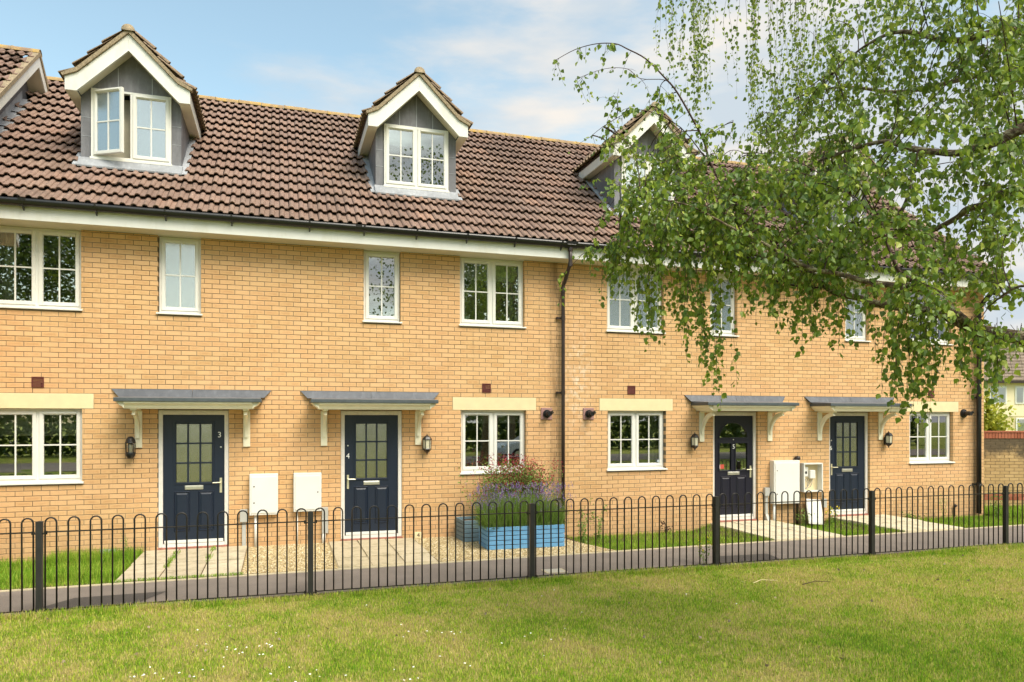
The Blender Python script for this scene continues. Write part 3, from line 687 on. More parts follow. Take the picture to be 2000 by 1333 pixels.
u3 = window(3, -4.04, -2.855, ZU0, ZU1); u4 = window(4, 3.03, 4.22, ZU0, ZU1); u5 = window(5, 5.85, 7.04, ZU0, ZU1, gm='obscure'); u6 = window(6, 13.02, 14.20, ZU0, ZU1)
s3 = window(3, -1.79, -1.18, ZU0, ZU1, n=1, gm='obscure'); s4 = window(4, 1.365, 1.98, ZU0, ZU1, n=1)
s5 = window(5, 8.07, 8.68, ZU0, ZU1, n=1, gm='obscure'); s6 = window(6, 11.32, 11.93, ZU0, ZU1, n=1, gm='obscure')
def blind(win, x0, x1, z0, z1, m='blind', y=.30): g = MB(); g.box(x0, x1, y, y+.006, z0, z1); g.build('blind', M[m], win)
for win, x0, x1, z0 in ((w3, -4.0, -3.46, 1.75), (w3, -3.42, -2.88, 1.75)): blind(win, x0, x1, z0, 2.15)
for x0 in (-3.93, -3.72, -3.55, -3.35, -3.1, -2.95):
    g = MB(); g.box(x0, x0+.08, .292, .298, 1.752, 1.785); g.build('blind_trim', M['stone'], w3)
blind(w4, 3.1, 4.2, 1.93, 2.15); blind(u4, 3.08, 4.17, 4.52, 4.85); blind(w5, 5.9, 7.04, 1.95, 2.15)
drape(3.98, 4.2, 3.68, 4.5, .30).build('curtain', M['curtain'], u4); drape(-4.05, -3.78, 3.68, 4.85, .30).build('curtain', M['curtain'], u3)
drape(6.86, 7.05, 1.08, 2.1, .30, folds=3).build('curtain', M['curtain'], w5)
for k in range(34):
    if k > 0: g = MB(); g.box(13.07, 14.2, .29, .315, 2.14-k*.025, 2.143-k*.025); g.build('blind_slat', M['blind'], w6)
g = MB(); g.box(13.07, 13.32, .22, .23, 1.09, 1.24); g.build('window_card', M['green'], w6)
g = MB(); g.lathe([(0, 0), (.028, 0)], 0, 0, 14); g.v = [(6.96+v[0], .068, 1.20+v[1]) for v in g.v]; g.build('round_sticker', M['pale'], w5)
blind(u5, 5.9, 6.99, 3.7, 4.85, 'pale'); blind(s3, -1.76, -1.2, 3.7, 4.85, 'pale'); blind(s5, 8.1, 8.65, 3.7, 4.85, 'pale'); blind(s6, 11.35, 11.9, 3.7, 4.85, 'pale')
blind(u6, 13.05, 14.17, 3.7, 4.85, 'pale')

# ------------------------------------------------------------------ dormers
DF, DB = .75, .47             # face of the dormer, face of its barge boards
def dormer(n, c, open_left=0, seams=()):
    par = houses[n]; fx = .7375
    xw, za, zb = .592, 6.215, 7.325
    g = MB(); g.box(c-fx, c-xw, DF, DF+.05, 6.0, 7.22); g.box(c+xw, c+fx, DF, DF+.05, 6.0, 7.22); g.box(c-xw, c+xw, DF, DF+.05, 6.0, za)
    g.prism([(c-fx, 7.22), (c-xw, 7.22), (c-xw, zb), (c+xw, zb), (c+xw, 7.22), (c+fx, 7.22), (c+.10, 7.86), (c, 7.93), (c-.10, 7.86)], DF, DF+.05)
    d = g.build('dormer', M['lead'], par)
    for s in (-1, 1):
        g = MB(); x0, x1 = sorted((c+s*fx, c+s*(fx-.05)))
        g.prismx([(DF+.05, roof_z(DF)-.25), (DF+.05, 7.22), (2.35, 7.22), (2.35, roof_z(2.2)-.1)], x0+(.0 if s < 0 else 0), x1); g.build('cheek', M['lead'], d)
        g = MB()      # soaker flashing down the side of the cheek, lying over the tiles
        x0, x1 = sorted((c+s*(fx+.001), c+s*(fx+.10)))
        g.prismx([(DF-.12, roof_z(DF-.12)+.03), (DF-.12, roof_z(DF-.12)+.045), (2.1, roof_z(2.1)+.045), (2.1, roof_z(2.1)+.03)], x0, x1)
        g.build('side_flashing', M['lead2'], d)
        # barge board with kicked foot
        P = [(c+s*0, 8.155), (c+s*.72, 7.445), (c+s*.90, 7.362), (c+s*.90, 7.150), (c+s*.735, 7.150), (c+s*.735, 7.172), (c+s*0, 7.905)]
        if s > 0: P = P[::-1]
        g = MB(); g.prism(P, DB, DB+.025); g.build('barge_board', M['fascia'], d, bevel=.003)
        P = [(c, 7.905), (c+s*.735, 7.172), (c+s*.735, 7.152), (c, 7.885)]
        g = MB(); g.prism(P if s < 0 else P[::-1], DB-.006, DB+.04); g.build('barge_trim', M['upvc'], d)
        # eaves box
        x0, x1 = sorted((c+s*.735, c+s*.899))
        g = MB(); g.box(x0, x1, DB+.026, 2.35, 7.151, 7.165); g.build('soffit', M['soffit'], d)
        x0, x1 = sorted((c+s*.885, c+s*.901)); g = MB(); g.box(x0, x1, DB+.026, 2.35, 7.166, 7.355); g.build('side_fascia', M['fascia'], d)
        # roof deck and raking soffit
        P = [(c, 8.17), (c+s*.73, 7.46), (c+s*.92, 7.37), (c+s*.90, 7.335), (c+s*.70, 7.42), (c, 8.11)]
        g = MB(); g.prism(P if s > 0 else P[::-1], DB+.03, 3.38); g.build('roof_deck', M['underside'], d)
        P = [(c, 7.95), (c+s*.735, 7.215), (c+s*.735, 7.195), (c, 7.93)]
        g = MB(); g.prism(P, DB+.026, DF); g.build('raking_soffit', M['soffit'], d)
        # verge mortar
        P = [(c, 8.158), (c+s*.72, 7.448), (c+s*.925, 7.353), (c+s*.945, 7.392), (c+s*.745, 7.50), (c, 8.235)]
        g = MB(); g.prism(P if s > 0 else P[::-1], DB-.035, DB+.06); g.build('verge', M['verge'], d)
        # tiles
        for r in range(4):
            ang = math.atan(.986) if r else math.atan(.60)
            ux, uz = -s*math.cos(ang), math.sin(ang)
            if r: e = (r-1)*.29+.19; bx, bz = c+s*(.93-e*.71-.05), 7.405+e*.70-.005
            else: bx, bz = c+s*.955, 7.36
            U = Vector((ux, 0, uz)); X = Vector((0, 1 if s > 0 else -1, 0)); Nn = X.cross(U)
            Mr = Matrix((X, U, Nn)).transposed().to_4x4()
            ymax = (bz+.15-EZ)/SL+EY+.12; k = 0
            while True:
                y0 = DB-.03+k*.3 + (-.15 if r % 2 else 0)
                if y0 + .15 > ymax: break
                yy = y0 if s > 0 else y0+.3
                if y0 >= DB-.05: inst('tile', TM3, d, Matrix.Translation((bx, yy, bz-.012)) @ Mr)
                else:
                    pass
                k += 1
            if r % 2:      # half tile at the verge
                hm = HALF; inst('tile', hm, d, Matrix.Translation((bx, (DB-.03) if s > 0 else (DB-.03+.15), bz-.012)) @ Mr)
    g = MB(); g.prismx([(DF-.15, roof_z(DF-.15)+.030), (DF-.0, 6.15), (DF-.0, 6.20), (DF-.03, 6.205), (DF-.155, roof_z(DF-.155)+.058)], c-.76, c+.76); g.build('apron_flashing', M['lead4'], d)
    for x in seams:
        g = MB(); zt = 7.9-abs(x)*1.0 if abs(x) < .55 else 7.2; g.box(c+x-.006, c+x+.006, DF-.007, DF+.001, 7.33 if abs(x) < .59 else 6.2, zt); g.build('lead_seam', M['lead2'], d)
    for z in (6.55, 6.85):
        for s in (-1, 1):
            x0, x1 = sorted((c+s*.60, c+s*.735)); g = MB(); g.box(x0, x1, DF-.004, DF+.001, z, z+.006); g.build('lead_seam', M['lead2'], d)
    for k in range(7):
        inst('ridge_tile', RM2, d, Matrix.Translation((c, DB-.06+k*.42, 8.185)) @ Matrix.Rotation(R(90), 4, 'Z'))
    win = window(n, c-xw, c+xw, za, zb, y=DF-.03, sill=False, open_left=open_left, room=False, gm='obscure' if open_left else 'glass')
    g = MB(); g.box(c-xw-.01, c+xw+.01, DF-.055, DF-.02, za-.035, za); g.build('sill', M['upvc'], win)
    g = MB(); ya, yb = DF+.06, DF+1.5; xa, xb = c-.68, c+.68
    g.add([(xa, ya, 6.19), (xb, ya, 6.19), (xb, yb, 6.19), (xa, yb, 6.19), (xa, ya, 7.4), (xb, ya, 7.4), (xb, yb, 7.4), (xa, yb, 7.4)], [(0, 1, 2, 3), (7, 6, 5, 4), (2, 6, 7, 3), (1, 5, 6, 2), (0, 3, 7, 4)])
    g.build('room', M['room'], win)
    return d, win
prof_full = prof; prof = prof[:9]; prof[-1] = (.147, 0); HALF = tile_mesh('half_tile', 'oldtile'); prof = prof_full
RM2 = halfround(.43, .10).mesh('ridge_tile_small', smooth=True); RM2.materials.append(M['verge'])
d3, dw3 = dormer(3, dorm[3], open_left=R(30), seams=(-.2, .3)); d4, dw4 = dormer(4, dorm[4], seams=(-.31, 0, .3)); d5, dw5 = dormer(5, dorm[5], seams=(-.3, .2)); d6, dw6 = dormer(6, dorm[6], seams=(.1,))
c = dorm[3]; g = MB(); g.box(c+.03, c+.55, DF+.09, DF+.095, 6.24, 7.3); g.build('blind', M['pale'], dw3)
g = MB(); g.box(c-.57, c-.0, DF+.25, DF+.26, 6.24, 7.3); g.build('blind', M['blind'], dw3)
c = dorm[4]; g = MB(); g.box(c-.56, c+.56, DF+.12, DF+.125, 7.0, 7.3); g.build('blind', M['pale'], dw4)
for d_, w_ in ((5, dw5), (6, dw6)):
    c = dorm[d_]; g = MB(); g.box(c-.56, c+.56, DF+.12, DF+.125, 6.24, 7.3); g.build('blind', M['pale'], w_)

# ------------------------------------------------------------------ doors
def text(name, s, size, loc, m, par, depth=.002, rot=(R(90), 0, 0)):
    cu = bpy.data.curves.new(name, 'FONT'); cu.body = s; cu.size = size; cu.extrude = depth; cu.align_x = 'CENTER'; cu.align_y = 'CENTER'
    tmp = bpy.data.objects.new(name, cu); col.objects.link(tmp); bpy.context.view_layer.update()
    me = bpy.data.meshes.new_from_object(tmp); bpy.data.objects.remove(tmp)
    me.materials.clear(); me.materials.append(m)
    o = bpy.data.objects.new(name, me); col.objects.link(o); o.parent = par
    o.matrix_local = Matrix.Translation(-ORG[par]) @ Matrix.Translation(loc) @ Matrix.Rotation(rot[0], 4, 'X'); return o
def raised(g, x0, x1, z0, z1, y):
    """raised and fielded panel: groove round a bevelled field"""
    b = .030
    g.add([(x0, y-.001, z0), (x1, y-.001, z0), (x1, y-.001, z1), (x0, y-.001, z1), (x0+.012, y-.013, z0+.012), (x1-.012, y-.013, z0+.012), (x1-.012, y-.013, z1-.012), (x0+.012, y-.013, z1-.012),
           (x0+.022, y+.004, z0+.022), (x1-.022, y+.004, z0+.022), (x1-.022, y+.004, z1-.022), (x0+.022, y+.004, z1-.022),
           (x0+.022+b, y-.012, z0+.022+b), (x1-.022-b, y-.012, z0+.022+b), (x1-.022-b, y-.012, z1-.022-b), (x0+.022+b, y-.012, z1-.022-b)],
          [(0, 1, 5, 4), (1, 2, 6, 5), (2, 3, 7, 6), (3, 0, 4, 7), (4, 5, 9, 8), (5, 6, 10, 9), (6, 7, 11, 10), (7, 4, 8, 11), (8, 9, 13, 12), (9, 10, 14, 13), (10, 11, 15, 14), (11, 8, 12, 15), (12, 13, 14, 15)])
def door(n, x0, x1, handle_right, yd, numpos, mat='navy', arch=False, frame='whitepaint'):
    par = houses[n]; zt = 2.147; fw = .062; yf = yd-.03
    lx0, lx1, lz0, lz1 = x0+fw, x1-fw, .055, zt-.072
    # leaf with openings cut round the glass
    if not arch: holes = [(lx0+.182, lx1-.182, 1.005, 1.935)]
    else:
        cx = (lx0+lx1)/2; holes = [(lx0+.125, cx-.05, .985, 1.53), (cx+.05, lx1-.125, .985, 1.53), (lx0+.13, lx1-.13, 1.64, 1.935)]
    g = MB()
    xs = sorted({lx0, lx1, *[h[0] for h in holes], *[h[1] for h in holes]}); zs = sorted({lz0, lz1, *[h[2] for h in holes], *[h[3] for h in holes]})
    for i in range(len(xs)-1):
        for j in range(len(zs)-1):
            xm, zm = (xs[i]+xs[i+1])/2, (zs[j]+zs[j+1])/2
            if not any(h[0] < xm < h[1] and h[2] < zm < h[3] for h in holes): g.box(xs[i], xs[i+1], yd, yd+.045, zs[j], zs[j+1])
    leaf = g.build('door', M[mat], par)
    for (a, b) in ((lx0+.155, lx0+.155+.235), (lx1-.155-.235, lx1-.155)):
        g = MB(); raised(g, a, b, .24, .87, yd); g.build('door_panel', M[mat], leaf)
    if not arch:
        hx0, hx1, hz0, hz1 = holes[0]
        g = MB(); g.ring(hx0-.030, hx1+.030, hz0-.030, hz1+.030, yd-.012, yd+.002, .034); g.build('glass_surround', M[mat], leaf, bevel=.004)
        pw, ph = (hx1-hx0)/3, (hz1-hz0)/3
        for i in range(3):
            for j in range(3):
                g = MB(); g.box(hx0+i*pw+.010, hx0+(i+1)*pw-.010, yd+.012, yd+.02, hz0+j*ph+.008, hz0+(j+1)*ph-.008); g.build('pane', M['doorglass'], leaf)
        g = MB()
        for i in (1, 2): g.box(hx0+i*pw-.013, hx0+i*pw+.013, yd-.002, yd+.03, hz0, hz1)
        for j in (1, 2): g.box(hx0, hx1, yd-.0005, yd+.029, hz0+j*ph-.012, hz0+j*ph+.012)
        g.build('glazing_bar', M[mat], leaf)
    else:
        for h in holes[:2]:
            g = MB(); g.ring(h[0]-.02, h[1]+.02, h[2]-.02, h[3]+.02, yd-.012, yd+.002, .026); g.build('glass_surround', M[mat], leaf, bevel=.003)
            g = MB(); g.box(h[0], h[1], yd+.012, yd+.02, h[2], h[3]); g.build('pane', M['glass'], leaf)
        hx0, hx1, hz0, hz1 = holes[2]; cx, rx, rz = (hx0+hx1)/2, (hx1-hx0)/2, hz1-hz0
        arc = [(cx+rx*math.cos(math.pi*i/16), hz0+rz*math.sin(math.pi*i/16)) for i in range(17)]
        for s in (0, 1):   # spandrels fill the square hole round the arch
            seg = arc[:9] if s == 0 else arc[8:]
            corner = (hx1, hz1) if s == 0 else (hx0, hz1)
            for i in range(8):
                g2 = MB() if i == 0 and s == 0 else g2
                g2.prism([seg[i], seg[i+1], corner], yd, yd+.045)
        g2.build('arch_spandrel', M[mat], leaf)
        g = MB(); g.prism(arc, yd+.012, yd+.02); g.build('pane', M['glass'], leaf)
        g = MB(); o_ = [(cx+(rx+.03)*math.cos(math.pi*i/16), hz0-.03+(rz+.06)*math.sin(math.pi*i/16)) for i in range(17)]
        for i in range(16): g.prism([arc[i], o_[i], o_[i+1], arc[i+1]], yd-.012, yd+.001)
        g.prism([(hx0-.03, hz0-.03), (hx1+.03, hz0-.03), (hx1+.0, hz0+.0), (hx0-.0, hz0+.0)], yd-.012, yd+.001); g.build('arch_moulding', M[mat], leaf)
        g = MB(); g.box(lx0+.15, lx0+.24, yd+.004, yd+.008, 1.02, 1.105); g.build('sticker', M['sticker'], leaf)
        g = MB(); g.box(lx0+.135, lx0+.149, yd+.004, yd+.008, 1.02, 1.105); g.build('sticker_edge', M['number'], leaf)
    cx = (lx0+lx1)/2
    g = MB(); g.box(cx-.135, cx+.135, yd-.014, yd, .895, .960); o = g.build('letter_box', M['metal'], leaf, bevel=.004)
    g = MB(); g.box(cx-.12, cx+.12, yd-.018, yd-.014, .905, .945); g.build('flap', M['metal'], leaf, bevel=.002)
    hx = (lx1-.055) if handle_right else (lx0+.055); s = -1 if handle_right else 1
    g = MB(); g.box(hx-.017, hx+.017, yd-.012, yd, .835, 1.07); g.tube([(hx, yd-.01, 1.0), (hx, yd-.055, 1.0)], .011, 8); g.tube([(hx, yd-.055, 1.0), (hx+s*.12, yd-.055, .997)], .010, 8)
    g.build('handle', M['gold'], leaf, bevel=0)
    g = MB(); g.lathe([(0, 0), (.014, 0), (.012, .006), (0, .008)], 0, 0, 10); g.v = [((hx if n != 5 else cx)+v[0], yd-v[2], (1.56 if n != 5 else 1.60)+v[1]) for v in g.v]; g.build('spyhole', M['metal'], leaf)
    text('house_number', str(n), .125, (numpos[0], yd-.012, numpos[1]), M['number'], leaf)
    g = MB(); g.box(lx0+.02, lx1-.02, yd-.03, yd-.002, .058, .105); g.build('weather_bar', M['upvc'], leaf, bevel=.003)
    g = MB(); g.box(x0, x0+fw, yf, yf+.09, 0, zt); g.box(x1-fw, x1, yf, yf+.09, 0, zt); g.box(x0+fw, x1-fw, yf, yf+.09, zt-.07, zt); fr = g.build('door_frame', M[frame], par, bevel=.004)
    g = MB(); g.box(x0+fw, x1-fw, yf+.005, yf+.09, .0, .052); g.build('threshold', M['upvc'], fr)
    g = MB(); g.prismx([(-.03, -.035), (-.03, -.012), (yf+.01, .0), (yf+.09, 0), (yf+.09, -.035)], x0-.01, x1+.01); g.build('step_tile', M['redtile'], fr)
    g = MB(); g.add([(x0, .3, -.1), (x1, .3, -.1), (x1, 2, -.1), (x0, 2, -.1), (x0, .3, 2.2), (x1, .3, 2.2), (x1, 2, 2.2), (x0, 2, 2.2)], [(0, 1, 2, 3), (7, 6, 5, 4), (2, 6, 7, 3), (1, 5, 6, 2), (0, 3, 7, 4)]); g.build('hall', M['room'], fr)
    return leaf
door(3, -1.79, -.768, True, .05, (-.905, 1.755)); door(4, .986, 2.005, False, .05, (1.103, 1.385))
door(5, 8.135, 9.16, True, .085, (8.6475, 1.455), 'navy5', True); door(6, 10.915, 11.955, False, .085, (11.01, 1.40))

# canopies
def canopy(n, cx):
    par = houses[n]; d = .60; z0 = 2.165
    g = MB()
    prof = [(0, z0), (-d+.085, z0), (-d+.080, z0+.014), (-d+.072, z0+.018), (-d+.062, z0+.042), (-d+.040, z0+.066), (-d+.022, z0+.078), (-d+.012, z0+.080), (-d+.012, z0+.102), (0, z0+.102)]
    g.prismx(prof, cx-.89, cx+.89)
    cn = g.build('door_canopy', M['cream'], par)
    for s in (-1, 1):   # moulded returns
        P = [(cx+s*.89, z0), (cx+s*.91, z0+.028), (cx+s*.95, z0+.050), (cx+s*.98, z0+.086), (cx+s*1.0, z0+.102), (cx+s*.89, z0+.102)]
        g = MB(); g.prism(P if s > 0 else P[::-1], -d+.045, 0); g.build('return_moulding', M['cream'], cn)
    g = MB(); g.box(cx-1.02, cx+1.02, -d-.012, -.0, z0+.103, z0+.160); g.build('lead_edge', M['leadedge'], cn, bevel=.006)
    g = MB(); g.prismx([(-d, z0+.160), (-d+.02, z0+.163), (-.02, z0+.19), (0, z0+.19), (0, z0+.160)], cx-1.0, cx+1.0); g.build('lead_top', M['lead'], cn)
    for a, b, c_, e in ((cx-1.16, cx-.02, cx-1.05, cx-.02), (cx-.015, cx+1.16, cx-.015, cx+1.05)):
        g = MB(); g.add([(c_, -.075, z0+.185), (e, -.075, z0+.185), (b, -.012, z0+.305), (a, -.012, z0+.305), (c_, -.0, z0+.185), (e, 0, z0+.185), (b, 0, z0+.307), (a, 0, z0+.307)], [(0, 1, 2, 3), (3, 2, 6, 7), (0, 3, 7, 4), (1, 5, 6, 2), (0, 4, 5, 1)])
        g.build('wall_flashing', M['lead3'], cn)
    for s in (-1, 1):
        bx = cx+s*.785; z1 = 1.565; wd = .062
        g = MB(); g.box(bx-wd, bx+wd*.1, -.032, -.001, z1, z0-.026) if s < 0 else g.box(bx-wd*.1, bx+wd, -.032, -.001, z1, z0-.026)
        g.v = []; g.f = []; g.box(bx-.052, bx+.052, -.034, -.001, z1, z0-.028); g.box(bx-.040, bx+.040, -.47, -.001, z0-.028, z0-.001)
        o = g.build('bracket', M['cream'], cn, bevel=.004)
        g = MB(); k = 10; out = []; inn = []
        for i in range(k+1):
            t_ = math.pi/2*i/k; out.append((-.034-.38*(1-math.cos(t_))-.030, z1+.15+.36*math.sin(t_))); inn.append((-.034-.38*(1-math.cos(t_))+.02, z1+.15+.045+.375*math.sin(t_)))
        for i in range(k):
            g.prismx([out[i], out[i+1], inn[i+1], inn[i]], bx-.024, bx+.024)
        g.build('brace', M['cream'], cn)
for n, cx in ((3, -1.279), (4, 1.4955), (5, 8.6475), (6, 11.435)): canopy(n, cx)

# vents, flues and pipes on the wall
def vent(n, cx, cz=2.558, w_=.16):
    g = MB(); g.ring(cx-w_/2, cx+w_/2, cz-w_/2, cz+w_/2, -.012, .004, .014); g.box(cx-w_/2+.014, cx+w_/2-.014, .0, .003, cz-w_/2+.014, cz+w_/2-.014)
    o = g.build('air_vent', M['terracotta'], houses[n])
    for k in range(6):
        z = cz-w_/2+.022+k*.021; g = MB(); g.prismx([(-.010, z), (-.010, z+.004), (.0, z+.014), (.0, z+.006)], cx-w_/2+.014, cx+w_/2-.014); g.build('louvre', M['terracotta'], o)
for n, cx in ((3, -3.418), (4, 3.506), (5, 6.35), (6, 13.615)): vent(n, cx)
def flue(n, cx, cz=2.105, plate=True):
    if plate:
        g = MB(); g.box(cx-.11, cx+.11, -.02, 0, cz-.11, cz+.11); o = g.build('boiler_flue', M['terra2'], houses[n], bevel=.012)
    else:
        g = MB(); g.lathe([(.10, 0), (.095, .02), (.07, .025)], 0, 0, 20); g.v = [(cx+v[0], -v[2], cz+v[1]) for v in g.v]; o = g.build('boiler_flue', M['black'], houses[n])
    g = MB(); g.tube([(cx, -.01, cz), (cx, -.05, cz), (cx, -.052, cz), (cx, -.15, cz)], [.075, .072, .05, .05], 16); g.build('flue_pipe', M['black'], o)
    g = MB(); g.tube([(cx, -.13, cz), (cx, -.20, cz+.0)], .042, 12); g.tube([(cx, -.15, cz), (cx+.05, -.21, cz+.03)], .03, 10); g.build('flue_cap', M['black'], o)
flue(4, 4.638); flue(5, 5.467); flue(6, 14.55, 2.134, False)
def pipe(n, name, pts, r, m, k=10):
    g = MB(); g.tube(pts, r, k); return g.build(name, M[m], houses[n], smooth=True)
g = MB(); g.box(-.595, -.48, -.07, -.001, .36, .56); g.build('cable_box', M['grey'], houses[3], bevel=.006)
g = MB(); g.box(-.565, -.505, -.035, -.001, -.05, .36); g.build('cable_duct', M['grey'], houses[3], bevel=.004)
g = MB(); g.box(.675, .775, -.06, -.001, .12, .55); g.build('cable_box', M['grey'], houses[4], bevel=.006)
pipe(4, 'cable_duct', [(.71, -.03, .13), (.70, -.035, -.06)], .03, 'upvc')
pipe(3, 'service_pipe', [(-.36, -.04, .5), (-.36, -.04, -.06)], .022, 'upvc'); pipe(4, 'service_pipe', [(.285, -.03, .5), (.285, -.03, -.06)], .013, 'upvc')
g = MB(); g.box(9.285, 9.40, -.07, -.001, .46, .63); g.build('cable_box', M['grey'], houses[5], bevel=.006)
g = MB(); g.box(9.315, 9.375, -.04, -.001, .10, .46); g.prismx([(-.04, .1), (-.16, -.12), (-.06, -.12), (-.0, .02)], 9.315, 9.375); g.build('cable_duct', M['grey'], houses[5])
pipe(5, 'service_pipe', [(9.50, -.07, .32), (9.50, -.07, .05), (9.49, -.09, -.12)], .03, 'upvc')
pipe(6, 'soil_vent', [(10.075, -.05, -.15), (10.075, -.05, 1.17)], .030, 'brownplastic')
g = MB(); g.lathe([(.02, 0), (.055, .02), (.062, .05), (.05, .085), (0, .10)], 10.075, -.05, 12, 1.16); g.build('vent_cap', M['brownplastic'], houses[6], smooth=True)
pipe(6, 'drain_stub', [(14.25, -.03, -.15), (14.25, -.03, .05), (14.26, -.07, .11)], [.02, .02, .035], 'brownplastic')
g = MB(); g.box(10.71, 10.80, -.06, -.001, .18, .36); g.build('cable_box', M['grey'], houses[6], bevel=.005)
pipe(6, 'cable_duct', [(10.68, -.03, .9), (10.70, -.04, .3)], .014, 'grey')
for n, x in ((3, -2.45), (4, 2.5)):  # airbricks near the ground
    pass
g = MB(); g.box(-2.60, -2.38, -.004, .02, -.05, .022); g.build('airbrick', M['grey'], houses[3])

# meter boxes
def meter_box(x0, x1, z0, z1, d, label, hinge_left=True, opened=False):
    p = tag(empty('meter_box', ((x0+x1)/2, 0, z0)), label, 'meter box', 'white meter boxes on the house walls')
    if not opened:
        g = MB(); g.box(x0, x1, -d, -.001, z0, z1); g.build('casing', M['upvc'], p, bevel=.008)
        g = MB(); g.box(x0+.025, x1-.025, -d-.010, -d+.001, z0+.03, z1-.045); o = g.build('lid', M['upvc'], p, bevel=.005)
        hx = x1-.06 if hinge_left else x0+.07
        for z in ((z0+.2, z1-.2) if not hinge_left else ((z0+z1)/2,)):
            g = MB(); g.lathe([(0, .006), (.011, .004), (.011, 0)], 0, 0, 10); g.v = [(hx+v[0], -d-.010-v[2], z+v[1]) for v in g.v]; g.build('lock', M['black'], o)
    else:
        g = MB(); g.ring(x0, x1, z0, z1, -d, -.001, .028); g.build('casing', M['upvc'], p, bevel=.004)
        g = MB(); g.box(x0+.02, x1-.02, -.006, -.001, z0+.02, z1-.02); g.build('back_board', M['stone'], p)
        g = MB(); g.box(x0+.05, x0+.16, -.075, -.007, z1-.28, z1-.08); g.build('meter', M['upvc'], p, bevel=.012)
        g = MB(); g.box(x0+.20, x0+.33, -.085, -.007, z1-.32, z1-.15); g.build('meter', M['upvc'], p, bevel=.012)
        g = MB(); g.box(x0+.08, x0+.13, -.078, -.075, z1-.22, z1-.17); g.build('display', M['ink'], p)
        for q in range(5):
            a = x0+.1+q*.05; g = MB(); g.tube([(a, -.03, z1-.30), (a+random.uniform(-.04, .05), -.06, z1-.40), (x0+.12+random.uniform(0, .14), -.05, z0+.10), (x0+.1, -.03, z0+.05)], .005, 5); g.build('cable', M['wire'], p)
    return p
meter_box(-.45, -.015, .468, 1.128, .12, 'white meter box right of door 3 with two dark locks', False)
meter_box(.225, .665, .5, 1.129, .12, 'white meter box left of door 4 with one lock', True)
meter_box(9.44, 10.06, .303, 1.174, .14, 'large cream meter box right of door number 5', False)
meter_box(10.16, 10.63, .52, 1.11, .14, 'meter box with its lid off showing wiring, left of door 6', opened=True)
p = tag(empty('loose_cover', (10.4, -.2, -.13)), 'loose white cover leaning on the wall below the open meter box', 'cover')
g = MB(); g.box(-.20, .20, -.012, .012, 0, .52); o = g.build('panel', M['whitepaint'], None, bevel=.008)
o.parent = p; o.location = (0, -.02, 0); o.rotation_euler = (R(-17), R(6), R(4))
g = MB(); g.box(-.18, .18, -.018, -.013, .03, .49); o2 = g.build('rim', M['upvc'], None); o2.parent = o

# wall lamps
def lamp(x, z, label, round_=False):
    p = tag(empty('wall_lamp', (x, -.10, z)), label, 'lamp', 'black wall lamps beside the doors')
    cy = -.105
    if round_:
        g = MB(); g.lathe([(0, .175), (.03, .17), (.06, .14), (.072, .09), (.078, .085), (.074, .07)], x, cy, 14, z); g.build('cap', M['black'], p, smooth=True)
        g = MB(); g.lathe([(.07, -.07), (.075, -.085), (.066, -.12), (.045, -.155), (0, -.17)], x, cy, 14, z); g.build('base', M['black'], p, smooth=True)
        g = MB()
        for k in range(6): t_ = 2*math.pi*k/6+.3; g.tube([(x+.064*math.cos(t_), cy+.064*math.sin(t_), z-.075), (x+.064*math.cos(t_), cy+.064*math.sin(t_), z+.08)], .006, 5)
        g.build('cage', M['black'], p)
        g = MB(); g.lathe([(.058, -.07), (.058, .07)], x, cy, 14, z); g.build('glass', M['clear'], p)
        g = MB(); g.lathe([(0, .06), (.03, .05), (.040, .01), (.030, -.03), (.034, -.07)], x, cy, 10, z); g.build('bulb', M['bulb'], p, smooth=True)
    else:
        n = 6; g = MB(); g.lathe([(0, .17), (.008, .165), (.006, .145), (.018, .14), (.055, .115), (.085, .075), (.088, .065), (.078, .062)], x, cy, n, z); g.build('cap', M['black'], p)
        g = MB(); g.lathe([(.072, -.085), (.078, -.095), (.05, -.135), (.022, -.155), (.010, -.175), (.012, -.185), (0, -.20)], x, cy, n, z); g.build('base', M['black'], p)
        g = MB()
        for k in range(6): t_ = 2*math.pi*k/6; g.tube([(x+.068*math.cos(t_), cy+.068*math.sin(t_), z-.09), (x+.076*math.cos(t_), cy+.076*math.sin(t_), z+.07)], .006, 4)
        g.build('cage', M['black'], p)
        for k in range(6):
            a, b = 2*math.pi*k/6, 2*math.pi*(k+1)/6; g = MB(); g.add([(x+.064*math.cos(a), cy+.064*math.sin(a), z-.085), (x+.064*math.cos(b), cy+.064*math.sin(b), z-.085), (x+.071*math.cos(b), cy+.071*math.sin(b), z+.065), (x+.071*math.cos(a), cy+.071*math.sin(a), z+.065)], [(0, 1, 2, 3)]); g.build('pane', M['bulb'] if k in (4, 3, 5) else M['glass'], p)
    g = MB(); g.box(x-.025, x+.025, -.02, -.001, z-.13, z+.03); g.tube([(x, -.01, z-.09), (x, cy, z-.11)], .01, 6); g.build('wall_plate', M['black'], p)
lamp(-2.16, 1.57, 'rounded black lamp on the wall left of door 3', True); lamp(2.42, 1.59, 'hexagonal black lantern between the canopy bracket and the window above the blue planter')
lamp(7.655, 1.59, 'hexagonal black lantern left of the door with the arched glass'); lamp(12.35, 1.59, 'hexagonal black lantern beside the last door, nearest the end of the terrace')

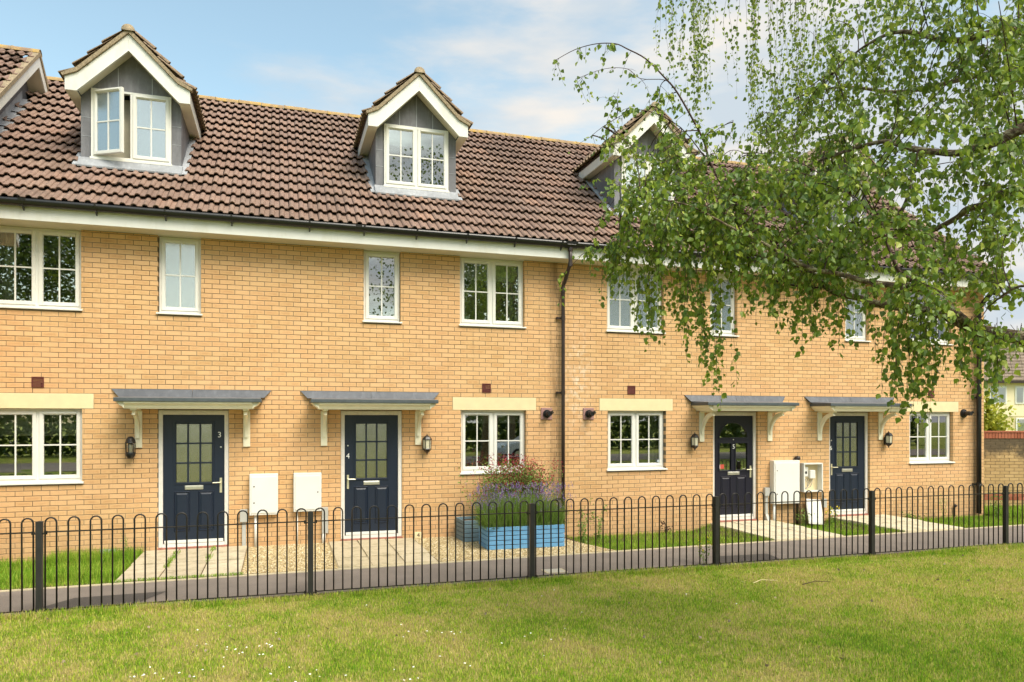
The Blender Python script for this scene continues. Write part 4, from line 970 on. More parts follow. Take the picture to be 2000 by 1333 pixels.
# small things by the doors and on the sills
g = MB(); g.box(2.215, 2.345, -.05, -.025, -.04, .07); o = tag(g.build('number_stone', M['stone'], loc=(2.28, -.04, -.04), bevel=.006), 'small pale stone with a black 4 leaning at the wall foot', 'sign')
text('numeral', '4', .10, (2.28, -.053, .015), M['ink'], o)
p = tag(empty('teapot', (3.42, .20, ZL0)), 'cream teapot with hoop handle on the sill right of door 4', 'teapot')
g = MB(); g.lathe([(0, 0), (.05, 0), (.075, .03), (.07, .07), (.03, .095), (.012, .10), (.012, .115), (0, .12)], 3.42, .20, 14, ZL0+.002); g.build('pot', M['ceramic'], p, smooth=True)
g = MB(); g.tube([(3.36, .20, ZL0+.03), (3.31, .20, ZL0+.05), (3.29, .20, ZL0+.09)], [.018, .012, .009], 8); g.build('spout', M['ceramic'], p)
g = MB(); g.tube([(3.42+.09*math.cos(math.pi*i/10), .20, ZL0+.06+.10*math.sin(math.pi*i/10)) for i in range(11)], .005, 6); g.build('handle', M['ceramic'], p)
def mug(x, z, label, m, h=.09):
    p = tag(empty('mug', (x, .19, z)), label, 'mug'); g = MB(); g.lathe([(0, 0), (.038, 0), (.04, h), (.036, h), (.034, .006)], x, .19, 14, z+.002); g.build('cup', M[m], p, smooth=True)
    g = MB(); g.tube([(x+.038+.022*math.sin(math.pi*i/6), .19, z+.02+h*.6*i/6) for i in range(7)], .005, 6); g.build('handle', M[m], p)
mug(-3.02, ZL0, 'white mug on the window sill left of door 3', 'pale'); 
g = MB(); g.box(3.10, 3.15, .17, .22, ZL0+.002, ZL0+.14); tag(g.build('jar', M['pale'], loc=(3.12, .2, ZL0), bevel=.01), 'pale slim jar on the sill left of the teapot', 'jar')
g = MB(); g.prism([(6.10, ZL0+.002), (6.26, ZL0+.002), (6.28, ZL0+.10), (6.08, ZL0+.10)], .15, .23); tag(g.build('storage_tub', M['pale'], loc=(6.18, .19, ZL0)), 'pale tub on the inside sill of the window left of door 5', 'tub')
g = MB(); g.add([(3.09, .2, ZU0), (3.28, .2, ZU0), (3.26, .23, ZU0+.18), (3.09, .23, ZU0+.17), (3.09, .21, ZU0), (3.28, .21, ZU0), (3.26, .24, ZU0+.18), (3.09, .24, ZU0+.17)], [(0, 1, 2, 3), (7, 6, 5, 4), (0, 4, 5, 1), (1, 5, 6, 2), (2, 6, 7, 3), (3, 7, 4, 0)])
tag(g.build('white_board', M['pale'], loc=(3.15, .2, ZU0)), 'pale board standing in the upstairs window above the planter', 'board')

# ------------------------------------------------------------------ railings
FXS = [-8.0, -5.20, -2.434, .355, 3.124, 5.873, 8.600, 11.32, 14.05, 16.8]
fence = tag(empty('hoop_railing', (3.1, FY, -.085)), 'black iron hoop top railings between the lawn and the path', 'railings')
def gzf(x): return -.085
PB = MB(); PB.box(-.03, .03, -.03, .03, -.1, 1.0); PB.add([(-.03, -.03, 1.0), (.03, -.03, 1.0), (.03, .03, 1.0), (-.03, .03, 1.0), (0, 0, 1.008)], [(0, 1, 4), (1, 2, 4), (2, 3, 4), (3, 0, 4)])
PM = PB.mesh('post'); PM.materials.append(M['postblack'])
for x in FXS: inst('post', PM, fence, Matrix.Translation((x, FY, -.085)))
hoops = {}
for i in range(len(FXS)-1):
    x0, x1 = FXS[i], FXS[i+1]; sp = (x1-x0)/13; hw = sp/4
    k = round(hw, 3)
    if k not in hoops:
        g = MB(); r = .0092; pts = [(-hw, 0, .055), (-hw, 0, .985)] + [(-hw*math.cos(math.pi*j/7), 0, .985+hw*1.0*math.sin(math.pi*j/7)) for j in range(1, 7)] + [(hw, 0, .985), (hw, 0, .055)]
        g.tube(pts, r, 6); hoops[k] = g.mesh('hoop_bar', smooth=True); hoops[k].materials.append(M['iron'])
    for j in range(13):
        inst('hoop_bar', hoops[k], fence, Matrix.Translation((x0+(j+.5)*sp, FY+random.uniform(-.001, .001), -.085)) @ Matrix.Rotation(random.uniform(-.004, .004), 4, 'Y'))
    for z, h in ((.885, .010), (.055, .010)):
        g = MB(); g.box(x0+.045, x1-.045, FY-.016, FY+.016, -.085+z-h/2, -.085+z+h/2); g.build('rail', M['iron'], fence)
    for xx, s in ((x0, 1), (x1, -1)):
        for z in (.885, .055):
            g = MB(); g.box(*sorted((xx+s*.031, xx+s*.060)), FY-.019, FY+.019, -.085+z-.006-.014, -.085+z-.006); g.tube([(xx+s*.066, FY-.0, -.085+z+.014), (xx+s*.066, FY-.0, -.085+z-.024)], .010, 6); g.build('rail_clip', M['iron'], fence)

# ------------------------------------------------------------------ planters
def planter(label, x0, y0, wd, dp, ht, rot, m, z=-.045, planks=5):
    p = empty('planter', (x0, y0, z)); p.rotation_euler = (0, 0, rot); tag(p, label, 'planter', 'blue timber planters')
    ph = ht/planks
    def ch(g, name, mm):
        me = g.mesh(name); me.materials.append(mm); o = bpy.data.objects.new(name, me); col.objects.link(o); o.parent = p
        md = o.modifiers.new('b', 'BEVEL'); md.width = .004; md.segments = 1; return o
    for k in range(planks):
        a, b = k*ph+.005, (k+1)*ph-.005
        for q in (MB().box(0, wd, 0, .022, a, b), MB().box(0, wd, dp-.022, dp, a, b), MB().box(.0, .022, .022, dp-.022, a, b), MB().box(wd-.022, wd, .022, dp-.022, a, b)): ch(q, 'plank', m)
    g = MB(); g.box(.018, wd-.018, .018, dp-.018, 0, ht-.05); ch(g, 'soil', M['soil']); return p
planter('bright blue timber planter of lavender behind the railings', 3.105, -1.50, 1.28, .58, .36, R(-1.5), M['blue'])
planter('grey blue timber planter half hidden behind the bright blue one', 2.93, -.66, 1.30, .52, .365, R(2), M['greyblue'])

# ------------------------------------------------------------------ plants
def ribbon_plants(name, specs, m, parent=None, kind=None):
    """specs: rows of (base xyz, tip xyz, width): each a thin bent two-segment blade"""
    S = np.array(specs, dtype=np.float64); B, T, Wd = S[:, :3], S[:, 3:6], S[:, 6:7]
    D = T-B; side = np.stack([-D[:, 1], D[:, 0], np.zeros(len(D))], 1) + rng.normal(0, .4, D.shape)*np.linalg.norm(D, axis=1, keepdims=True)
    side[:, 2] *= .2; side /= np.linalg.norm(side, axis=1, keepdims=True)+1e-9; side *= Wd/2
    Mid = B + D*.55; Mid[:, 2] += D[:, 2]*.12
    V = np.stack([B-side, B+side, Mid+side*.8, Mid-side*.8, T], 1).reshape(-1, 3); b = np.arange(len(S))[:, None]*5
    F = np.concatenate([b+np.array([[0, 1, 2]]), b+np.array([[0, 2, 3]]), b+np.array([[3, 2, 4]])], 0)
    return npmesh(name, V, F, m, parent, kind)
def leafcloud(name, P, size, m, parent=None, kind=None, down=.5, jitter=.5):
    """small folded kite-shaped leaves at points P"""
    n = len(P); A = rng.normal(0, 1, (n, 3)); A[:, 2] -= down*2.2; A /= np.linalg.norm(A, axis=1, keepdims=True)
    Q = rng.normal(0, 1, (n, 3)); Sd = np.cross(A, Q); Sd /= np.linalg.norm(Sd, axis=1, keepdims=True)+1e-9; Nn = np.cross(A, Sd)
    s = (size*(1+jitter*(rng.random(n)-.5)))[:, None]
    w_ = .42
    V = np.stack([P, P+A*s*.32+Sd*s*w_+Nn*s*.10, P+A*s*.66+Sd*s*w_*.62+Nn*s*.06, P+A*s, P+A*s*.66-Sd*s*w_*.62+Nn*s*.06, P+A*s*.32-Sd*s*w_+Nn*s*.10], 1).reshape(-1, 3)
    b = np.arange(n)[:, None]*6; F = np.concatenate([b+np.array([[0, 1, 2, 3]]), b+np.array([[0, 3, 4, 5]])], 0)
    return npmesh(name, V, F, m, parent, kind)
# lavender: grey-green tussock with purple spikes
lav = tag(empty('lavender', (3.75, -1.2, .3)), 'bushy lavender with purple spikes filling the blue planter', 'plant')
sp = []; tips = []
for i in range(8500):
    bx, by = random.uniform(3.13, 4.36), random.uniform(-1.47, -.95); a = random.uniform(0, 2*math.pi); r = abs(random.gauss(0, .15)); h = random.uniform(.10, .50)*(.75+.35*math.sin(bx*9+by*5)**2)
    cxn = (bx-3.75)/.62; h *= 1.15-.3*cxn*cxn
    ox = .16*cxn*random.random(); sp.append((bx, by, .25, bx+r*math.cos(a)+ox, by+r*math.sin(a)-.05, .25+h, .007))
ribbon_plants('foliage', sp, M['herb'], lav, 'stuff')
sp = []
for i in range(760):
    bx, by = random.uniform(3.12, 4.4), random.uniform(-1.45, -.95); cxn = (bx-3.75)/.62; h = random.uniform(.26, .70)
    tx, ty = bx+.24*cxn*random.random()+random.gauss(0, .04), by+random.gauss(0, .05)-.02; sp.append((bx, by, .28, tx, ty, .28+h, .003)); tips.append((tx, ty, .28+h))
ribbon_plants('stem', sp, M['herb'], lav, 'stuff')
P = []
for t_ in tips:
    for k in range(5): P.append((t_[0]+random.gauss(0, .004), t_[1]+random.gauss(0, .004), t_[2]-k*.012))
leafcloud('flower_spike', np.array(P), .016, M['purple'], lav, 'stuff', down=-.6)
# red-flowered sage behind
sal = tag(empty('red_sage', (3.9, -.45, .3)), 'taller airy bush with small red flowers behind the lavender', 'plant')
sp = []; P = []; Q = []
for i in range(620):
    bx, by = 3.90+random.gauss(0, .26), -.45+random.gauss(0, .12); a = random.uniform(0, 2*math.pi); r = random.uniform(.05, .34); h = random.uniform(.5, 1.20)*(1-.35*r)
    tx, ty, tz = bx+r*math.cos(a)*1.2+.06, by+r*math.sin(a)*.5, .25+h; sp.append((bx, by, .22, tx, ty, tz, .004))
    for k in range(11): f = random.uniform(.25, .95); P.append((bx+(tx-bx)*f+random.gauss(0, .03), by+(ty-by)*f+random.gauss(0, .03), .25+h*f))
    for k in range(5): f = random.uniform(.80, 1.04); Q.append((bx+(tx-bx)*f+random.gauss(0, .012), by+(ty-by)*f, .25+h*f))
ribbon_plants('stem', sp, M['twig'], sal, 'stuff'); leafcloud('foliage', np.array(P), .035, M['herb'], sal, 'stuff', down=.1); leafcloud('blossom', np.array(Q), .024, M['redflower'], sal, 'stuff', down=-.2)
def weed(x, y, h, n, label, m='herb', spread=.12, flowers=None, z=-.1, leaf=.035):
    p = tag(empty('weed', (x, y, z)), label, 'weed'); sp = []; P = []; Q = []
    for i in range(n):
        a = random.uniform(0, 6.28); r = spread*random.random()**.5; hh = h*random.uniform(.5, 1); tx, ty = x+r*math.cos(a), y+r*math.sin(a)*.7
        sp.append((x+random.gauss(0, .02), y, z, tx, ty, z+hh, .005))
        for k in range(int(hh*28)+2): f = random.random(); P.append((x+(tx-x)*f+random.gauss(0, .02), y+(ty-y)*f+random.gauss(0, .02), z+hh*f))
        Q.append((tx, ty, z+hh))
    ribbon_plants('stem', sp, M[m], p, 'stuff'); leafcloud('foliage', np.array(P), leaf, M[m], p, 'stuff', down=0)
    if flowers: leafcloud('flower', np.repeat(np.array(Q), 6, 0)+rng.normal(0, .012, (len(Q)*6, 3)), .022, M[flowers], p, 'stuff', down=-.3)
weed(4.95, -1.0, .62, 12, 'tall leafy weed just right of the blue planter', spread=.16)
weed(5.35, -.7, .75, 9, 'thin tall weed against the wall below the first flue pair', spread=.2)
weed(7.02, -.15, .30, 8, 'dry brown weed at the wall below the window left of door 5', 'twig', .18, z=-.17)
weed(5.77, -3.42, .42, 7, 'yellow flowered weed at the foot of the railing post', 'herb', .10, 'yellowflower', leaf=.03)
weed(10.05, -.25, .40, 12, 'scruffy weed beneath the large cream meter box', 'herb', .25, z=-.15)
weed(10.75, -.3, .34, 14, 'yellow flowered weed left of the foot of door 6', 'herb', .18, 'yellowflower', z=-.12)
weed(12.75, -.35, .16, 26, 'low creeping weed right of the path to door 6', 'herb', .45, z=-.1)
weed(13.75, -.2, .55, 9, 'tall dry grass weed below the last ground floor window', 'herb', .2, z=-.15, leaf=.02)
weed(15.0, -.45, .62, 14, 'climbing weed round the foot of the last downpipe', 'herb', .22, z=-.15)
weed(-2.15, -.3, .5, 8, 'seeding grass tuft at the wall left of the path to door 3', 'herb', .15, z=-.12, leaf=.02)

def scatter_blades(x0, x1, y0, y1, n, h0, h1, wd, cond=None, z=None, lean=.35):
    X = rng.uniform(x0, x1, n); Y = rng.uniform(y0, y1, n)
    if cond is not None: k = cond(X, Y); X, Y = X[k], Y[k]
    Z = np.full(len(X), -.085) if z is None else z(X, Y); h = rng.uniform(h0, h1, len(X)); a = rng.uniform(0, 2*np.pi, len(X)); l = h*np.abs(rng.normal(0, lean, len(X)))
    return np.stack([X, Y, Z-.005, X+l*np.cos(a), Y+l*np.sin(a), Z+h, np.full(len(X), wd)*rng.uniform(.7, 1.3, len(X))], 1)
def gzv(X, Y): return -.085 + .012*np.sin(X*.9+Y*.7) + .008*np.sin(X*2.1-Y*1.3)
def infrustum(X, Y):
    dx, dy = X, Y+DW; Zc = CB*dx+CA*dy; Xc = CA*dx-CB*dy; return (Zc > 4.6) & (np.abs(Xc) < .70*Zc+.9)
near = scatter_blades(-5, 14, -8.7, FY-.06, 400000, .014, .040, .0065, infrustum, gzv)
fringe = scatter_blades(-5.5, 15, FY-.20, FY-.04, 26000, .035, .085, .005, infrustum, gzv)
o = ribbon_plants('lawn_grass', np.concatenate([near, fringe]), M['grass'], None, 'stuff'); tag(o, 'mown patchy green and straw coloured lawn grass', 'grass')
vzv = np.vectorize(vz)
def nogo(X, Y):
    ok = (Y > -2.24+.0212*X+.03) & (Y < -.01)
    for a, b in ((-2.0, -.46), (-.48, 4.95), (8.01, 9.49), (10.88, 12.34)): ok &= ~((X > a) & (X < b))
    return ok
v1 = scatter_blades(-6, 19, -2.35, 0, 95000, .03, .085, .006, nogo, vzv)
v2 = scatter_blades(-5, -2.0, -1.9, -.02, 16000, .06, .20, .007, nogo, vzv, .45)
v3 = scatter_blades(-3.2, -1.95, -.55, -.02, 5000, .10, .28, .006, nogo, vzv, .4)
edge = []
for x_, ya_, yb_, nn_ in ((-1.48, -1.5, -.3, 520), (-.98, -1.3, -.7, 160), (-.98, -.4, -.05, 120)):      # grass in the slab joints
    edge.append(scatter_blades(x_-.05, x_+.05, ya_, yb_, nn_, .01, .07, .006, lambda X, Y: np.abs(X-x_) < .018+.03*np.abs(np.sin(Y*5)), lambda X, Y: np.full(len(X), -.04)))
edge.append(scatter_blades(-2.0, -.45, -2.24, -2.16, 1500, .01, .045, .005, None, lambda X, Y: np.full(len(X), -.05)))
o = ribbon_plants('verge_grass', np.concatenate([v1, v2, v3]+edge), M['tallgrass'], None, 'stuff'); tag(o, 'longer green grass growing along the foot of the house walls', 'grass')
v4 = scatter_blades(15.2, 19, -2.0, 3.5, 40000, .04, .16, .009, None, lambda X, Y: np.full(len(X), -.13)); o = ribbon_plants('side_grass', v4, M['tallgrass'], None, 'stuff'); tag(o, 'green grass strip in front of the garden wall', 'grass')
# daisies and clover heads, in loose drifts
DC = ((-.35, -5.6, 16), (-.75, -6.1, 12), (.15, -6.5, 10), (1.3, -5.5, 7), (-1.6, -6.4, 8), (1.0, -6.7, 8), (2.4, -6.0, 5))
X = np.concatenate([rng.normal(cx_, .28, n_) for cx_, cy_, n_ in DC]+[rng.uniform(-3, 5, 14)]); Y = np.concatenate([rng.normal(cy_, .13, n_) for cx_, cy_, n_ in DC]+[rng.uniform(-7.2, -4.2, 14)]); g = MB()
for x, y in zip(X, Y):
    z = gzv(x, y)+.045; r = random.uniform(.006, .0115)
    g.add([(x+r*math.cos(k*1.047), y+r*math.sin(k*1.047), z+random.uniform(-.004, .004)) for k in range(6)]+[(x, y, z+.006)], [(k, (k+1) % 6, 6) for k in range(6)])
tag(g.build('daisies', M['daisy']), 'small white daisies and clover heads dotted over the lawn', 'daisies', kind='stuff')
g = MB()
base = at(1660, 1176, 8.2)
pts = [(6.15, -5.0, -.03), (6.4, -4.93, -.02), (6.62, -4.98, -.035)]; g.tube(pts, [.006, .005, .002], 5); g.tube([(6.4, -4.93, -.02), (6.48, -4.82, -.02)], .003, 4)
tag(g.build('fallen_twig', M['twig']), 'short dark twig lying on the lawn', 'twig')
g = MB(); g.tube([(5.62, -4.75, -.03), (5.8, -4.66, -.02), (6.02, -4.7, -.035)], [.004, .004, .002], 5); tag(g.build('fallen_twig', M['stone']), 'thin pale twig lying on the lawn left of the dark one', 'twig')
# fallen leaves
X = rng.uniform(-3, 11, 130); Y = rng.uniform(-7.6, -3.9, 130); P = np.stack([X, Y, gzv(X, Y)+.035], 1)
tag(leafcloud('fallen_leaves', P, .035, M['verge'], None, 'stuff', down=0), 'dry brown leaves scattered on the lawn', 'leaves')
# gravel
g = MB(); nst = 15000; X = rng.uniform(-.5, 5.0, nst); Y = rng.uniform(-2.2, 0, nst)
k = (Y > -2.24+.0212*X+.05) & (((X > -.46) & (X < .76)) | ((X > 2.2) & (X < 5.0-(.25*(Y+2.2)))))
X, Y = X[k], Y[k]; n = len(X); s = rng.uniform(.006, .014, n)[:, None]
oct_ = np.array([(1, 0, 0), (0, 1, 0), (-1, 0, 0), (0, -1, 0), (0, 0, .7), (0, 0, -.5)]); V = (np.stack([X, Y, np.full(n, -.043)], 1)[:, None, :] + oct_[None]*s[:, None]*rng.uniform(.6, 1.4, (n, 6, 1))).reshape(-1, 3)
b = np.arange(n)[:, None]*6; F = np.concatenate([b+np.array([q]) for q in ((0, 1, 4), (1, 2, 4), (2, 3, 4), (3, 0, 4), (1, 0, 5), (2, 1, 5))], 0)
tag(npmesh('gravel', V, F, M['stoneg'], None, 'stuff'), 'golden gravel either side of the path to door 4', 'gravel')

# ------------------------------------------------------------------ garden wall, shrub and the house beyond
gw = tag(empty('garden_wall', (15.16, .83, -.13)), 'buff brick garden wall with red coping at the right edge', 'wall')
D_ = Vector((CA, -CB, 0)); Nw = Vector((CB, CA, 0)); A0 = Vector((15.20, .85, 0))     # runs square to the line of sight
rotw = Matrix.Rotation(-PHI, 4, 'Z')
def wbrick_mesh(wd, ht, m, d=.10):
    v, f = brickverts(0, wd, 0, ht, d=d); me = bpy.data.meshes.new('brick'); me.from_pydata(v, [], f); me.materials.append(m); return me
t = NT('stained_garden_brick'); oi = t.n('ShaderNodeObjectInfo'); sp_ = t.n('ShaderNodeSeparateXYZ'); t.L.new(t.geo.outputs['Position'], sp_.inputs[0])
c = t.ramp(oi.outputs['Random'], (0, (.44, .29, .13)), (1, (.56, .38, .18)))
st = t.math('ADD', t.math('MULTIPLY', t.math('SUBTRACT', sp_.outputs['Z'], .95), 2.0), t.math('MULTIPLY', t.math('SUBTRACT', t.noise(4, 5, .7), .5), 2.4))
c = t.mix(t.ramp(st, (.1, 0.0), (.75, .88)), c, (.075, .062, .045)); t.base(c, .92, .15); t.bump(t.noise(120, 3), .3, .003); M['gb'] = t.m
wb, wr = wbrick_mesh(.216, .067, M['gb']), wbrick_mesh(.216, .067, M['coping'])
cnt = 0
for r in range(22):
    for i in range(0, 14):
        off = .1125 if r % 2 else 0
        o_ = A0 + D_*(i*.225+off-.1125); Mx = Matrix.Translation((o_.x, o_.y, -.14+r*.0765)) @ rotw
        if cnt < 290 and (i < 12): inst('brick', wr if r in (3, 4) else wb, gw, Mx); cnt += 1
g = MB(); L_ = 6.0
def wq(a, b, c0, c1): return tuple(A0 + D_*a + Nw*b + Vector((0, 0, c0)))
def wbox(a0, a1, b0, b1, c0, c1):
    g = MB(); pts = [A0+D_*a+Nw*b+Vector((0, 0, c)) for c in (c0, c1) for a, b in ((a0, b0), (a1, b0), (a1, b1), (a0, b1))]
    g.add(pts, [(0, 3, 2, 1), (4, 5, 6, 7), (0, 1, 5, 4), (1, 2, 6, 5), (2, 3, 7, 6), (3, 0, 4, 7)]); return g
wbox(-.15, 2.8, .006, .21, -.2, 1.545).build('mortar', M['mortar'], gw)
wbox(2.8, 8, 0, .21, -.2, 1.545).build('far_wall_length', M['gbrick'], gw)
cm = wbrick_mesh(.066, .14, M['coping'], .24)
for i in range(60):
    o_ = A0 + D_*(-.12+i*.075) - Nw*.015; inst('coping_brick', cm, gw, Matrix.Translation((o_.x, o_.y, 1.55)) @ rotw)
wbox(-.12, 8, -.005, .22, 1.545, 1.68).build('coping_mortar', M['mortar'], gw)
wbox(-.12, 8, -.03, .25, 1.692, 1.725).build('coping_tile', M['coping'], gw)
sh = tag(empty('shrub', tuple(at(1940, 850, 19))), 'yellow green shrub showing over the garden wall', 'shrub'); c_ = at(1936, 832, 19)
P = np.array([(c_.x+random.gauss(0, .22), c_.y+random.gauss(0, .2), c_.z+random.gauss(0, .28)) for i in range(900)]); P = np.concatenate([P, np.array([tuple(at(1930+random.gauss(0, 4), 795+random.gauss(0, 12), 19)) for i in range(120)])])
leafcloud('foliage', P, .10, M['yellowleaf'], sh, 'stuff', down=0)
g = MB(); g.tube([(c_.x, c_.y, -.1), (c_.x, c_.y, c_.z)], .03, 6); g.build('stem', M['twig'], sh)
# far house: cream render over pale brick, brown tiled roof
fh = tag(empty('far_house', tuple(at(1990, 860, 50))), 'cream rendered house with brown roof beyond the garden wall', 'house')
hb = at(1905, 819, 50); hx = D_; hy = Nw
def fbox(a0, a1, b0, b1, c0, c1, name, m, par=None):
    g = MB(); pts = [Vector((hb.x, hb.y, 0))+hx*a+hy*b+Vector((0, 0, c)) for c in (c0, c1) for a, b in ((a0, b0), (a1, b0), (a1, b1), (a0, b1))]
    g.add(pts, [(0, 3, 2, 1), (4, 5, 6, 7), (0, 1, 5, 4), (1, 2, 6, 5), (2, 3, 7, 6), (3, 0, 4, 7)]); return g.build(name, M[m], par or fh)
fbox(0, 14, 0, 8, -.2, 2.2, 'lower_wall', 'farbrick'); fbox(-.03, 14, -.03, 8, 2.2, 4.6, 'upper_wall', 'render'); fbox(-.3, 14.3, -.45, -.3, 4.45, 4.62, 'fascia', 'brownplastic')
g = MB(); q = lambda a, b, c: Vector((hb.x, hb.y, 0))+hx*a+hy*b+Vector((0, 0, c))
rf = MB(); rf.add([q(-.3, -.45, 4.62), q(14.3, -.45, 4.62), q(14.3, 4, 8.4), q(-.3, 4, 8.4), q(14.3, 8.4, 4.62), q(-.3, 8.4, 4.62)], [(0, 1, 2, 3), (3, 2, 4, 5)]); rf = rf.build('roof', M['farroof'], fh)
rf.modifiers.new('s', 'SOLIDIFY').thickness = .1
for k in range(16):
    f = k/16; g = MB(); a = q(-.3, -.45+4.45*f, 4.62+3.78*f+.02); b = q(14.3, -.45+4.45*f, 4.62+3.78*f+.02); up = (q(0, 4, 8.4)-q(0, -.45, 4.62)).normalized()*.29; nn = Vector((0, 0, .05))
    g.add([a+nn, b+nn, b+up, a+up, a, b], [(0, 1, 2, 3), (4, 5, 1, 0)]); g.build('tile_course', M['farroof'], rf)
for a in (1.0, 2.75):
    f = fbox(a-.07, a+1.1, -.08, -.02, 3.05, 4.25, 'window', 'upvc'); fbox(a+.02, a+.45, -.10, -.07, 3.15, 4.15, 'pane', 'glass', f); fbox(a+.55, a+1.0, -.10, -.07, 3.15, 4.15, 'pane', 'glass', f)
f = fbox(2.75, 3.6, -.05, .01, 1.0, 2.1, 'window', 'upvc'); fbox(2.85, 3.5, -.07, -.04, 1.1, 2.0, 'pane', 'glass', f)
f = fbox(.3, 1.1, -.05, .01, .2, 2.15, 'doorway', 'brownplastic')

# ------------------------------------------------------------------ the birch reaching in from the right
tree = tag(empty('birch_tree', (6.35, -9.9, -.085)), 'large birch whose leafy drooping branches hang in from the right', 'tree')
limbs = []   # polylines with radii
def limb(pts, r0, r1, name='limb', m='bark', n=9):
    P = [at(*p) if len(p) == 3 and p[2] < 60 and p[0] > 60 else Vector(p) for p in pts]
    # smooth with a little wobble
    Q = []
    for i in range(len(P)-1):
        for k in range(4):
            f = k/4; a, b = P[max(i-1, 0)], P[i]; c, d = P[i+1], P[min(i+2, len(P)-1)]
            Q.append(.5*((2*b)+(c-a)*f+(2*a-5*b+4*c-d)*f*f+(3*b-a-3*c+d)*f**3))
    Q.append(P[-1]); rr = [r0+(r1-r0)*i/(len(Q)-1) for i in range(len(Q))]
    g = MB(); g.tube(Q, rr, n); g.build(name, M[m], tree, smooth=True); limbs.append((Q, rr)); return Q
TB = Vector((6.35, -9.9, -.1))
def W3(x, y, z): return (x, y, z)
def trunkp(z): return Vector((TB.x + .05*z, TB.y+.03*z, z))
g = MB(); zz = [-.1, .15, .8, 2, 3.2, 4.5, 6, 8, 10.5]; g.tube([trunkp(z) for z in zz], [.36, .30, .27, .24, .20, .14, .11, .07, .02], 16); g.build('trunk', M['bark'], tree, smooth=True)
limbs.append(([trunkp(z) for z in zz[3:]], [.15]*6))
def limbp(start_z, pts, r0, r1, **k):
    P = [trunkp(start_z)] + [at(*p) for p in pts]
    Q = []
    for i in range(len(P)-1):
        for j in range(5):
            f = j/5; a, b = P[max(i-1, 0)], P[i]; c, d = P[i+1], P[min(i+2, len(P)-1)]
            Q.append(.5*((2*b)+(c-a)*f+(2*a-5*b+4*c-d)*f*f+(3*b-a-3*c+d)*f**3))
    Q.append(P[-1]); m_ = len(Q); rr = [r0+(r1-r0)*(i/(m_-1))**.8 for i in range(m_)]
    g = MB(); g.tube(Q, rr, 9); g.build('limb', M['bark'], tree, smooth=True); limbs.append((Q, rr)); return Q
limbp(2.2, [(2060, 672, 5.3), (2000, 661, 5.4), (1947, 652, 5.5), (1902, 643, 5.6), (1872, 628, 5.65), (1836, 613, 5.7), (1800, 607, 5.8), (1755, 600, 5.9), (1704, 592, 6.0), (1680, 583, 6.05), (1638, 575, 6.1), (1614, 562, 6.2), (1593, 538, 6.3), (1542, 514, 6.4), (1480, 500, 6.5), (1400, 480, 6.6), (1300, 455, 6.7), (1210, 440, 6.8)], .062, .005)
limb([(1899, 640, 5.6), (1850, 600, 5.55), (1825, 590, 5.5), (1812, 568, 5.5), (1770, 562, 5.55), (1692, 550, 5.6), (1638, 535, 5.7), (1578, 523, 5.8), (1500, 480, 5.9), (1420, 440, 6.0), (1340, 400, 6.1), (1250, 385, 6.2)], .036, .004)
limb([(1812, 568, 5.5), (1775, 545, 5.5), (1755, 529, 5.5), (1740, 496, 5.5), (1722, 450, 5.6), (1700, 420, 5.7), (1660, 380, 5.8)], .018, .004, m='twig')
limb([(1614, 562, 6.2), (1560, 560, 6.3), (1480, 540, 6.4), (1400, 530, 6.5), (1330, 530, 6.6)], .010, .003, m='twig')
limb([(1542, 514, 6.4), (1480, 440, 6.6), (1430, 390, 6.7), (1398, 340, 6.8), (1384, 311, 6.8), (1375, 277, 6.8), (1352, 232, 6.8), (1322, 180, 6.8), (1300, 154, 6.8), (1262, 116, 6.8), (1225, 96, 6.8), (1202, 86, 6.8), (1165, 86, 6.8), (1124, 97, 6.8), (1085, 118, 6.8)], .014, .0025, m='twig')
limb([(1322, 180, 6.8), (1300, 157, 6.8), (1251, 154, 6.8), (1225, 135, 6.85), (1180, 135, 6.85), (1124, 155, 6.85)], .004, .002, m='twig', n=5)
limb([(1398, 340, 6.8), (1330, 250, 6.9), (1250, 215, 7.0), (1190, 240, 7.0), (1150, 270, 7.0)], .006, .002, m='twig', n=5)
limb([(1400, 318, 6.8), (1410, 290, 6.8), (1428, 258, 6.8), (1432, 235, 6.8)], .005, .002, m='twig', n=5)
limb([(1400, 318, 6.8), (1425, 295, 6.8), (1450, 300, 6.8), (1440, 330, 6.8)], .004, .002, m='twig', n=5)
limbp(3.6, [(2090, 240, 5.6), (2000, 251, 5.7), (1946, 277, 5.8), (1901, 292, 5.9), (1860, 300, 6.0), (1777, 290, 6.1), (1725, 277, 6.2), (1640, 300, 6.4), (1560, 330, 6.6), (1480, 360, 6.8)], .06, .005)
limbp(3.0, [(2100, 350, 5.7), (1991, 370, 5.8), (1939, 397, 6.0), (1890, 409, 6.2), (1867, 427, 6.3), (1811, 454, 6.4), (1759, 459, 6.5), (1684, 461, 6.6), (1600, 430, 6.8), (1520, 400, 7.0)], .05, .005)
limb([(1774, 460, 6.4), (1750, 431, 6.4), (1765, 405, 6.4), (1774, 380, 6.4), (1782, 340, 6.4)], .022, .012)
limbp(4.6, [(2080, 60, 5.9), (1960, 60, 6.0), (1860, 80, 6.2), (1760, 62, 6.5), (1690, 90, 6.8), (1630, 140, 7.0)], .05, .005)
limbp(5.6, [(2050, -80, 6.6), (1900, -60, 6.9), (1760, -50, 7.3), (1640, -40, 7.7), (1540, -60, 8.0), (1450, -70, 8.4), (1370, -90, 8.7), (1310, -80, 9.0)], .05, .006)
limbp(5.0, [(2040, 120, 6.8), (1900, 150, 7.1), (1760, 180, 7.6), (1650, 170, 8.0), (1560, 190, 8.3), (1490, 240, 8.6)], .04, .005)
limbp(2.6, [(2200, 500, 5.0), (2080, 560, 4.9), (1990, 560, 5.1), (1930, 600, 5.4)], .03, .004)
